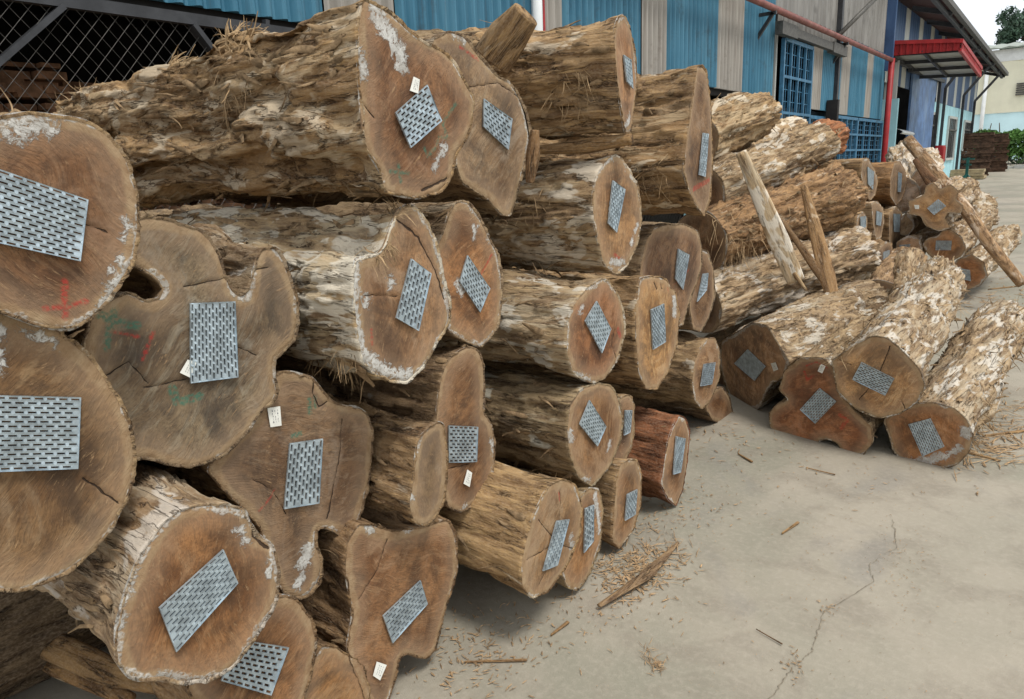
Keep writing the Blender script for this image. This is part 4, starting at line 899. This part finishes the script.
LG['V'] = make_log('broad angular brown log end with slanted plate and low paper tag near the floor', ft=(1.0, 0.92, 0.85, 0.3), bt=(0.75, 0.65, 0.55, 0.2), white=[([(370, 527), (374, 529)], 0.01)], tags=[[(378, 661), (387, 664), (380, 679), (374, 675)]], crack=[([(390, 540), (380, 570), (362, 600)], 0.0008)], sp=0.0085, L=0.75, o=[(346, 544), (358, 524), (375, 525), (392, 530), (412, 529), (432, 523), (449, 520), (456, 536), (459, 568), (447, 607), (436, 651), (427, 660), (418, 659), (408, 655), (400, 657), (397, 675), (390, 700), (380, 712), (364, 700), (352, 670), (346, 647), (352, 618), (350, 600), (345, 575)], x=-1.53, pl=[(421, 580), (427, 603), (392, 642), (383, 615)])
LG['W'] = make_log('large round log with a thick pale rim and a slanted plate, lower left foreground', ft=(1.0, 0.86, 0.7, 0.9), bt=(1.0, 0.97, 0.94, 1.1), white=[([(243, 530), (248, 540)], 0.01), ([(137, 570), (128, 600), (118, 635)], 0.008), ([(274, 560), (273, 575)], 0.006), ([(165, 676), (180, 678)], 0.006)], crack=[([(255, 515), (257, 535), (272, 548)], 0.003)], sp=0.007, L=2.3, rough=0.8, o=[(160, 526), (175, 512), (192, 506), (210, 503), (228, 504), (247, 508), (253, 522), (260, 534), (275, 544), (281, 568), (277, 603), (259, 635), (235, 667), (207, 681), (182, 684), (160, 679), (142, 684), (128, 680), (115, 663), (114, 627), (124, 591), (138, 556)], x=-1.38, pl=[(225, 548), (239, 581), (177, 649), (160, 605)])
LG['X'] = make_log('brown log end with a half covered plate, directly under the large round foreground log', ft=(0.9, 0.8, 0.7, 0.2), bt=(0.7, 0.6, 0.5, 0.2), sp=0.009, L=0.7, o=[(270, 598), (285, 593), (300, 600), (312, 618), (317, 640), (312, 675), (300, 712), (270, 735), (230, 738), (200, 715), (185, 690), (190, 670), (220, 640), (245, 615)], x=-1.5, pl=[(240, 638), (288, 645), (271, 693), (221, 678)])
LG['Yb'] = make_log('small rounded plate free log end cut by the bottom edge of the photo', ft=(1.1, 1.0, 0.8, 0.3), bt=(0.9, 0.8, 0.65, 0.3), sp=0.009, L=0.75, o=[(322, 645), (336, 646), (350, 655), (364, 666), (370, 690), (368, 712), (350, 735), (322, 742), (302, 725), (298, 700), (308, 668)], x=-1.53, pl=None)
# ------------------------------------------------------------------ second heap: logs dumped along the wall
G2 = 'sawn logs of the second heap'
LG['m5'] = make_log('grey log end with a small tag on the floor, leftmost of the second heap', Y=4.5, back=(868, 316, 5.7), fy=-22, bs=.8,
  o=[(722,341),(738,331),(752,322),(768,326),(779,345),(790,362),(783,378),(772,383),(766,392),(761,405),(752,414),(744,419),(734,410),(726,386),(719,362)],
  pl=[(747,350),(765,367),(755,381),(734,364)], tags=[[(770,364),(775,363),(778,370),(773,372)]], ft=(1.8,1.9,2.0,1.3), bt=(1.0,.99,.95,.95), sp=.011, rough=1.2, group=G2)
LG['m6'] = make_log('dark scalloped log end with red crayon in the front of the second heap', Y=4.15, back=(905, 320, 6.2), fy=-12,
  o=[(783,371),(801,357),(822,357),(835,368),(842,395),(856,412),(872,426),(873,443),(864,454),(852,458),(843,454),(838,444),(828,440),(820,441),(815,450),(804,452),(793,448),(789,435),(779,436),(770,428),(768,413),(776,404),(788,400),(779,390)],
  pl=[(819,388),(836,401),(815,423),(800,409)], tags=[[(820,364),(825,366),(822,373),(817,371)]], ft=(1.35,1.05,.95,.2), bt=(1.0,1.0,.95,.6),
  red=[([(803,372),(806,380),(812,376)],.006),([(805,366),(815,362),(826,368)],.003),([(838,415),(846,420),(840,428)],.008)], sp=.011, rough=1.1, group=G2)
LG['m7'] = make_log('white barked log whose round cracked end rests on the dark scalloped one', Y=4.02, back=(938, 277, 6.0), fy=-6,
  o=[(831,360),(850,347),(872,336),(888,338),(905,353),(921,370),(926,386),(919,402),(902,414),(878,418),(852,407),(836,390)],
  pl=[(861,362),(894,378),(885,395),(852,379)], crack=[([(878,374),(888,350),(889,346)],.0016),([(872,384),(858,400)],.0014),([(900,400),(905,412)],.0005),([(850,365),(838,360)],.0005)],
  ft=(1.9,1.95,1.8,.2), bt=(1.02,1.02,1.0,1.15), sp=.0095, rough=.75, lumps=.8, group=G2, bs=.78)
LG['m8'] = make_log('pale barked log lying furthest right on the floor, white dabs beside its plate', Y=4.12, back=(1003, 322, 5.9), fy=-6,
  o=[(884,420),(897,408),(915,402),(935,402),(955,408),(968,420),(974,436),(970,452),(958,465),(932,474),(907,469),(893,450)],
  pl=[(908,424),(930,418),(944,446),(922,456)], white=[([(908,463),(925,462),(940,457)],.022),([(945,457),(958,448)],.014),([(964,431),(965,434)],.026)],
  ft=(1.5,1.25,1.05,.5), bt=(1.02,1.02,1.0,1.15), bs=.85, sp=.0095, rough=.8, lumps=.8, group=G2)
LG['m8'].tip = True
LG['stub'] = make_log('broken branch stub sticking up behind the star cracked round log', c0=(905, 300, 5.4), back=(912, 254, 6.3), rad=(.10, .08), bt=(1.0,.96,.88,1.0), sp=.014, group=G2)
LG['m4'] = make_log('white patched long log lying lowest under the leaning slabs', c0=(700, 305, 4.7), back=(858, 256, 6.4), rad=(.20, .23), bt=(1.05,1.02,.97,1.15), ft=(.8,.8,.8,.5), sp=.011, rough=1.4, group=G2)
LG['m3'] = make_log('shaggy fibrous long log across the middle of the second heap', c0=(700, 243, 4.85), back=(838, 193, 6.5), rad=(.235, .24), bt=(.9,.74,.58,.2), sp=.011, rough=1.7, group=G2)
LG['m2'] = make_log('long pale barked log high on the second heap, second from its top', c0=(700, 193, 5.1), back=(812, 147, 6.6), rad=(.215, .20), bt=(1.0,.97,.9,.9), sp=.011, rough=1.2, group=G2)
LG['m2r'] = make_log('reddish brown broken log end rising at the tip of the long pale log', c0=(800, 152, 6.45), back=(833, 138, 6.95), rad=(.185, .15), bt=(1.0,.55,.38,.1), sp=.013, rough=1.2, group=G2)
LG['m1'] = make_log('short pale lumpy log topmost on the second heap beside the barred door', c0=(696, 139, 5.2), back=(760, 114, 6.0), rad=(.20, .19), bt=(1.05,.97,.82,.85), sp=.011, rough=1.3, group=G2)
LG['m0'] = make_log('small white log peeking out between the topmost log and the reddish ended one', c0=(735, 152, 6.2), back=(796, 130, 7.4), rad=(.16, .15), bt=(1.25,1.2,1.1,1.2), sp=.016, group=G2)
# rank behind, ends seen as narrow slivers
G3 = 'sawn logs of the far heap'
def sliver(key, label, o, x, pl=None, **k):
    k.setdefault('ft', (.9, 1.0, 1.05, .9)); k.setdefault('bt', (1.05, .95, .8, .5)); k.setdefault('L', 1.5)
    LG[key] = make_log(label, o=o, x=x, pl=pl, sp=.016, group=G3, **k)
sliver('n1', 'log with a narrow pale end and long plate, upper left of the far heap', [(862,160),(868,158),(874,168),(878,181),(875,195),(870,201),(864,192),(861,175)], -1.72, [(867,167),(873,172),(872,190),(867,184)])
sliver('n2', 'log whose curved pale end pokes out over the shaggy long log', [(871,203),(877,201),(883,208),(884,222),(881,238),(876,240),(873,225)], -1.66, [(876,211),(881,213),(880,226),(875,225)], bt=(1.3,1.2,1.1,1.2))
sliver('n3', 'small log with a short plate, wedged in left of the curved pale end', [(857,216),(863,211),(867,217),(867,228),(864,238),(859,238),(856,228)], -1.60, [(859.5,217),(864.5,216),(864.5,229),(859.5,230)])
sliver('n4', 'log with a pointed grey end close to the white patched long log', [(877,250),(886,241),(892,243),(893,255),(889,270),(881,284),(875,280),(874,262)], -1.62, [(883,252),(889,250),(888,262),(882,265)], ft=(.9,1.0,1.1,1.0))
sliver('p1', 'brown barked log with a yellowish rimmed sliver end, middle of the far heap', [(894,163),(900,161),(905,170),(907,184),(902,199),(896,206),(890,196),(890,178)], -1.72, [(898,172),(901,174),(900,192),(897,192)], bt=(.9,.7,.5,.0))
sliver('p2', 'log with a long leaf shaped end under the yellowish rimmed one', [(889,214),(896,206),(902,212),(903,228),(899,246),(893,252),(889,240)], -1.70, [(893,214),(899,214),(899,232),(893,232)])
LG['q4'] = make_log('small brown log end with a bluish plate, low in the far heap', o=[(896,242),(908,235),(920,239),(923,250),(917,259),(905,264),(896,258)], Y=9.2, back=(940, 232, 10.8), pl=[(899.5,245),(910.5,244),(909,256),(900,257)], ft=(1.5,1.5,1.6,1.0), bt=(1.1,1.05,1,.9), sp=.016, group=G3)
LG['q5'] = make_log('plain grey log end without plate, left of the star shaped one', o=[(897,222),(905,213),(913,217),(915,228),(908,236),(899,235)], Y=9.6, back=(925, 205, 11.2), ft=(1.5,1.8,2.0,1.1), bt=(1.1,1.05,1,.9), sp=.018, group=G3)
LG['q1'] = make_log('star shaped brown log end with a bright plate and tag in the far heap', o=[(908,201),(918,198),(924,194),(925,186),(933,182),(940,189),(950,184),(959,191),(956,199),(964,206),(961,214),(948,213),(945,219),(951,228),(938,231),(926,226),(921,217),(910,214)], Y=9.1, back=(962, 190, 10.8), fy=4, pl=[(938,199),(946,206),(934,215),(927,208)], tags=[[(914,205),(919,205),(919,209),(915,209)]], ft=(1.6,1.6,1.4,.3), bt=(1.0,.96,.9,1), sp=.012, group=G3)
LG['q2'] = make_log('brown wedge shaped log end with a level plate, under the star shaped one', o=[(922,244),(928,238),(937,236),(942,230),(950,229),(962,237),(966,248),(961,257),(947,264),(935,261),(927,253)], Y=9.2, back=(984, 218, 10.9), pl=[(936,240.5),(952,240.5),(951,250),(935.5,250)], ft=(1.6,1.4,1.2,.7), bt=(1.0,.96,.9,1.1), sp=.014, group=G3)
LG['q3'] = make_log('orange brown log end with a blurred plate, lowest right of the far heap', o=[(949,272),(957,259),(972,254),(984,262),(988,276),(980,286),(968,290),(956,287)], Y=9.3, back=(1008, 240, 11.1), pl=[(959,268),(970,270),(971,281),(959,278)], ft=(1.6,1.25,1.0,1.0), bt=(1.0,.96,.88,1.1), sp=.014, group=G3)
LG['p3'] = make_log('white flaky log rising at the back of the far heap to its tip', c0=(899, 196, 9.9), back=(903, 152, 11.8), rad=(.24, .20), bt=(1.15,1.12,1.08,1.5), ft=(2.6,3.2,4.2,1.6), sp=.016, rough=1.5, group=G3)
LG['p4'] = make_log('white blotched log just behind the star shaped end', c0=(925, 182, 10.0), back=(930, 158, 11.6), rad=(.17, .16), bt=(1.15,1.12,1.08,1.5), ft=(2.6,3.2,4.2,1.6), sp=.016, group=G3)
LG['p5'] = make_log('pale log at the foot of the far heap under the long leaning pole', c0=(940, 205, 11.2), back=(985, 205, 12.4), rad=(.19, .17), bt=(1.0,.96,.88,1.1), sp=.018, group=G3)
LG['p6'] = make_log('brown log low in the gap between the two heaps', c0=(880, 300, 7.4), back=(905, 262, 9.0), rad=(.2, .2), bt=(1.0,.9,.8,.7), sp=.018, group=G3)
LG['m9'] = make_log('added filler log in deep shadow underneath the white patched long log', c0=(700, 372, 5.0), back=(850, 302, 7.3), rad=(.24, .24), bt=(.8,.75,.65,.3), ft=(.6,.6,.6,.2), sp=.016, group=G2)  # unseen log, added so the space under the heap stays dark
LG['p8'] = make_log('added dark filler log closing the gap right of the small brown end', c0=(918, 236, 10.9), back=(945, 222, 12.4), rad=(.22, .2), bt=(.8,.75,.65,.3), ft=(.6,.6,.6,.2), sp=.02, group=G3)  # added behind the ends to block a light gap
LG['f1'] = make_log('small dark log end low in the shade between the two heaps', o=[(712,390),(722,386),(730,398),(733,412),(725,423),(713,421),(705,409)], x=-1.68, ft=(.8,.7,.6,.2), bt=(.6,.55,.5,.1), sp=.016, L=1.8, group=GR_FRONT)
LG['f2'] = make_log('long added log lying crosswise under the lower left logs, tinted dark as shade', c0=(-2.62, 1.6, .30, 0), back=(-2.62, -1.0, .29, 0), rad=(.28, .28), bt=(.32,.31,.31,.0), ft=(.6,.6,.6,.1), sp=.013, group=GR_FRONT)  # added log; shade of the hollow is put into its dark tint
LG['f3'] = make_log('added dark filler log set back between the pinched log end and the low smooth one', o=[(455,505),(480,512),(490,535),(482,560),(455,570),(435,550),(438,520)], x=-1.95, ft=(.6,.55,.5,.1), bt=(.6,.55,.5,.1), sp=.012, L=1.8, group=GR_FRONT)  # filler added to hide pale ground showing through the gap
# small hidden log ends seen in the gaps of the near stack
LG['g1'] = make_log('weathered log glimpsed behind the grey lozenge end at the top of the stack', c0=(505, 60, 2.35), back=(380, 62, 1.95), rad=(.13, .12), bt=(.8,.8,.75,.4), sp=.012, group=GR_FRONT)
# ------------------------------------------------------------------ slabs and poles leaning on the heaps
def slab(label, pts, wid, thick, tint=(1,1,1,.8), cat='slab', name='wood_slab', group='slabs and offcuts of wood', ew=None, seed=0):
    """a riven slab following 3-D points; wid = list of widths"""
    P = np.array([at_y(*p) if len(p) == 3 else p[:3] for p in pts]); n = 46
    d = np.r_[0, np.cumsum(np.linalg.norm(np.diff(P, axis=0), axis=1))]; t = np.linspace(0, d[-1], n)
    Q = np.stack([np.interp(t, d, P[:, i]) for i in range(3)], 1); W = np.interp(t, np.linspace(0, d[-1], len(wid)), wid)
    T = np.gradient(Q, axis=0); T /= np.linalg.norm(T, axis=1)[:, None]
    view = EYE - Q.mean(0); view /= np.linalg.norm(view)
    if ew is not None: view = np.array(ew, float)
    sdv = np.cross(T, view); sdv /= np.linalg.norm(sdv, axis=1)[:, None]; up = np.cross(sdv, T)
    m = 22; V = []
    for k in range(n):
        for j in range(m):
            a = 2 * math.pi * j / m; V.append(Q[k] + sdv[k] * math.copysign(abs(math.cos(a)) ** .7, math.cos(a)) * W[k] / 2 + up[k] * math.sin(a) * thick / 2)
    V = np.array(V); loc = V - Q[0]
    ax = (Q[-1] - Q[0]); Ls = np.linalg.norm(ax); ax /= Ls
    s = loc @ ax; r = loc - s[:, None] * ax; sc = min(1, thick / .05)
    q = r + ax * s[:, None] * .08 + seed
    nn = V - np.repeat(Q, m, 0); ln = np.linalg.norm(nn, axis=1)[:, None]; nn /= ln + 1e-9
    V = V + nn * ((gn(q * 60) * .005 + gn(q * 25 + 5) * .008) * sc)[:, None]
    endw = np.repeat(np.r_[0, np.linspace(0, 0, n - 2), 0], m)
    V[:m] += ax * (gn(V[:m] * 50)[:, None] * .03); V[-m:] += ax * (gn(V[-m:] * 50)[:, None] * .03)
    F = [(k * m + j, k * m + (j + 1) % m, (k + 1) * m + (j + 1) % m, (k + 1) * m + j) for k in range(n - 1) for j in range(m)]
    F.append(tuple(range(m))[::-1]); F.append(tuple(range((n - 1) * m, n * m)))
    z = Vector([float(c) for c in ax]); x = z.orthogonal().normalized(); y = z.cross(x)
    Mw = Matrix([[x[i], y[i], z[i], Q[0][i]] for i in range(3)] + [[0, 0, 0, 1]]); Mi = np.array(Mw.to_3x3())
    ob = mesh(name, loc @ Mi, F, M['bark'], None, True, Mw); ob.color = tint
    return tag(ob, label, cat, group)
slab('pale split slab leaning upright against the second heap, the thickest of three', [(741,152,4.80),(796,281,5.15)], [.07,.11,.14,.12], .035, (1.5,1.5,1.45,1.8), seed=1)
slab('brown split slab leaning on the second heap, right of the thick pale slab', [(804,186,5.45),(839,322,5.15)], [.05,.09,.11,.05], .035, (.95,.8,.62,.2), seed=2)
slab('thin dark slab crossing behind the brown slab', [(782,220,5.30),(853,322,5.2)], [.03,.06,.03], .03, (.6,.5,.4,.0), seed=3)
slab('thin pale splinter lying between the leaning slabs', [(778,250,5.15),(806,290,5.1)], [.02,.035,.02], .02, (1.1,1,.8,.6), seed=4)
slab('long slender barked pole slanting down the right side of the far heap', [(908,140,10.6),(935,172,9.9),(965,208,9.2),(990,245,8.9),(1022,284,8.7)], [.14,.14,.13,.12,.10], .10, (1.0,.85,.72,.9), cat='pole', name='barked_pole', group=None, seed=5)
slab('dark split board under the long slender pole', [(915,160,9.9),(930,180,9.6),(948,198,9.3)], [.06,.12,.10], .04, (.45,.3,.22,.0), seed=6)
slab('upright broken chunk of wood wedged between the grey lozenge end and the top cylinder', [(492,60,2.12),(507,38,2.12),(526,14,2.12)], [.15,.14,.10], .055, (.95,.85,.7,.3), cat='chunk', seed=7)
slab('small barky chunk hanging between the lozenge end and the tall tan end', [(535,130,2.05),(533,155,2.05),(530,182,2.05)], [.03,.05,.03], .05, (.9,.75,.6,.2), cat='chunk', seed=8)
slab('dark flat slab lying under the topmost cylindrical log', [(540,150,2.35),(585,146,2.40),(632,139,2.45)], [.03,.06,.04], .05, (.9,.75,.55,.1), seed=9)
slab('long bark slab jutting out below the large round foreground log', [(-20,600,.60),(40,640,.62),(110,672,.66),(188,692,.72)], [.10,.09,.08,.04], .035, (.8,.68,.5,.3), seed=10)
slab('frayed bark strip under the bark slab at lower left', [(0,628,.60),(60,668,.62),(130,700,.66)], [.05,.06,.04], .03, (.75,.6,.42,.1), seed=11)
slab('dark splintered slab between the broad lobed ends low in the stack', [(290,575,1.2),(316,600,1.22),(335,630,1.2)], [.05,.08,.05], .05, (.7,.6,.45,.2), seed=12)
g = ground_at(599, 611); g2 = ground_at(645, 583); g3 = ground_at(678, 546)
slab('weathered curling bark slab lying on the concrete in front of the stack', [(g[0],g[1],.022,0),(g2[0],g2[1],.03,0),(g3[0],g3[1],.016,0)], [.02,.055,.012], .010, (.75,.68,.6,.3), ew=(0, 0, 1), seed=13)
for i, (a, b, wd, lab) in enumerate([((782,535),(798,524),.02,'short bark stick on open concrete near the lower middle of the yard'), ((551,637),(568,624),.02,'stubby bark piece on the concrete below the curling bark slab'),
      ((756,631),(782,646),.008,'thin splinter on the concrete right of the fibre tuft'), ((806,469),(835,476),.012,'thin stick on the concrete in front of the scalloped log end'),
      ((738,455),(752,463),.02,'small chip of bark before the grey log end of the second heap'), ((465,664),(527,662),.015,'flat sliver of bark on the floor below the stack, bottom centre'),
      ((752,596),(762,572),.006,'hair thin straw on the concrete at the bottom right'), ((985,437),(1024,432),.03,'pale splintered strip beside the furthest right log'), ((960,452),(1000,462),.02,'narrow bark strip beside the white dabbed log end'),((988,290),(1016,287),.03,'bark scrap on the floor at the foot of the long pole')]):
    if i == 6: continue
    pa, pb = ground_at(*a), ground_at(*b); slab(lab, [(pa[0],pa[1],pa[2]+.008,0),(pb[0],pb[1],pb[2]+.008,0)], [wd*.25, wd*.7], min(.014, wd*.5), (1.0,.85,.62,.2), cat='splinter', name='bark_splinter', group='splinters on the concrete', ew=(0,0,1), seed=20+i)
# ------------------------------------------------------------------ loose bark on the logs
for k, lg in LG.items():
    near = k in ('L1','L2','A','B','C','T1','D','E','F','G','J','K','M','Q','S','T','U','V','W','X')
    mid = k in ('m1','m2','m3','m4','m5','m6','m7','m8')
    n = {'T1':260,'B':150,'E':150,'F':120,'G':110,'J':120,'W':60,'Q':70,'M':110,'S':60,'m3':260,'m4':120,'m7':170,'m8':170,'m2':110,'m1':70}.get(k, 60 if near else 40 if mid else 18)
    n = int(n * .55)
    loose_bark(lg, n, L=(.03, .12), w=(.008, .030), lift=.25, droop=.2, name='bark_flake', mat='bark_strip')
    loose_bark(lg, n, L=(.02, .13), w=(.002, .011), lift=.7, droop=.8 if k != 'm3' else 1.6, mat='bark_strip')
tuft(LG['T1'], (238, 42), 260, L=(.03, .085), w=(.003, .010), d=(.3, .5, .45), spread=.45, droop=1.8, r=14)
tuft(LG['T1'], (172, 74), 180, L=(.03, .09), w=(.003, .010), d=(.5, .5, .2), spread=.3, droop=1.4, r=12)
tuft(LG['T1'], (228, 85), 60, L=(.05, .14), d=(.3, 0, -.8), spread=.35, droop=1.2, r=16)
tuft(LG['T1'], (60, 112), 25, L=(.04, .12), d=(-.4, 0, .6), spread=.4, droop=.4, r=30)
tuft(LG['B'], (372, 240), 150, L=(.03, .09), d=(.6, 0, -.5), spread=.45, droop=1.0, r=16)
tuft(LG['B'], (395, 200), 60, L=(.03, .07), d=(.3, 0, .3), spread=.6, droop=1.0, r=16)
tuft(LG['B'], (335, 375), 50, L=(.03, .08), d=(0, 0, -.7), spread=.4, droop=1.0, r=26)
tuft(LG['E'], (570, 88), 60, L=(.04, .12), d=(.4, 0, -.5), spread=.4, droop=1.0, r=20)
tuft(LG['F'], (650, 170), 60, L=(.04, .12), d=(.3, 0, -.6), spread=.4, droop=1.0, r=20)
tuft(LG['G'], (540, 200), 40, L=(.04, .1), d=(.3, 0, -.6), spread=.5, droop=.8, r=18)
tuft(LG['m3'], (725, 245), 260, L=(.08, .28), w=(.003, .007), d=(.1, -.3, -.9), spread=.35, droop=1.2, r=36)
tuft(LG['m3'], (760, 215), 110, L=(.06, .2), w=(.003, .007), d=(.3, -.3, -.6), spread=.5, droop=1.2, r=30)
tuft(LG['m5'], (800, 320), 80, L=(.06, .2), w=(.003, .008), d=(.3, -.3, -.1), spread=.6, droop=.9, r=30)
tuft(LG['m7'], (845, 345), 80, L=(.06, .16), w=(.003, .008), d=(-.3, -.4, -.3), spread=.5, droop=1.1, r=22)
tuft(LG['m7'], (935, 290), 80, L=(.06, .16), w=(.003, .008), d=(.2, .1, .1), spread=.7, droop=.9, r=30)
tuft(LG['m8'], (1000, 330), 120, L=(.06, .2), w=(.004, .012), d=(.3, .1, .2), spread=.7, droop=1.2, r=30)
tuft(LG['m8'], (975, 420), 60, L=(.06, .16), w=(.003, .008), d=(.5, 0, -.3), spread=.5, droop=1.1, r=30)
tuft(LG['M'], (540, 478), 20, L=(.03, .08), w=(.002, .004), d=(0, 0, -.8), spread=.3, droop=.8, r=30)
# ------------------------------------------------------------------ chips and sawdust on the concrete
rs = np.random.RandomState(21); V = []; F = []
def chips(n, cx, cy, sx, sy, L, w, ang=None):
    for _ in range(n):
        px, py = rs.normal(cx, sx), rs.normal(cy, sy)
        if py < 190 or px > 1100: continue
        g = ground_at(px, py)
        if g[0] < -3.9: continue
        l = rs.uniform(*L); ww = rs.uniform(*w); a = rs.uniform(0, np.pi) if ang is None else rs.normal(ang, .5)
        d = np.array([math.cos(a), math.sin(a), rs.uniform(0, .18)]); s = np.array([-math.sin(a), math.cos(a), 0]); h = np.array([0, 0, max(.0015, ww * .35)])
        c = g + np.array([0, 0, .005]); n0 = len(V); j = rs.uniform(.3, 1)
        bend = s * rs.uniform(-.3, .3) * l
        for t, k in ((0, .5), (.5, 1), (1, j * .5)):
            p = c + d * l * t + bend * t * (1 - t); V.extend([p - s * ww * k / 2, p + h * k, p + s * ww * k / 2])
        for q in (0, 3): F.extend([(n0 + q, n0 + q + 1, n0 + q + 4, n0 + q + 3), (n0 + q + 1, n0 + q + 2, n0 + q + 5, n0 + q + 4)])
chips(420, 632, 574, 24, 15, (.008, .05), (.002, .009)); chips(60, 655, 556, 20, 10, (.03, .09), (.002, .006))
chips(200, 668, 512, 28, 14, (.006, .03), (.002, .007)); chips(260, 470, 655, 40, 22, (.006, .035), (.002, .007))
chips(150, 560, 610, 60, 18, (.006, .03), (.002, .006)); chips(110, 790, 540, 150, 80, (.003, .014), (.0015, .004))
chips(40, 656, 667, 5, 4, (.015, .04), (.0015, .004)); chips(16, 648, 655, 4, 4, (.02, .05), (.0015, .003))
chips(30, 795, 665, 6, 8, (.005, .02), (.002, .006)); chips(20, 826, 608, 8, 4, (.005, .02), (.002, .006))
chips(160, 990, 450, 26, 12, (.02, .12), (.003, .012)); chips(120, 1000, 420, 20, 20, (.02, .12), (.003, .012))
chips(90, 860, 480, 90, 14, (.006, .03), (.002, .007)); chips(80, 730, 440, 40, 12, (.01, .05), (.003, .01)); chips(90, 1000, 295, 20, 12, (.02, .12), (.006, .02))
chips(120, 905, 560, 14, 30, (.003, .012), (.001, .004)); chips(200, 760, 500, 120, 60, (.002, .010), (.001, .004))
chips(160, 880, 600, 110, 70, (.002, .008), (.001, .003))
me = mesh('wood_chips', V, F, M['chip'], None, False); tag(me, 'scattered wood chips and bark crumbs on the concrete', 'wood chips', kind='stuff')
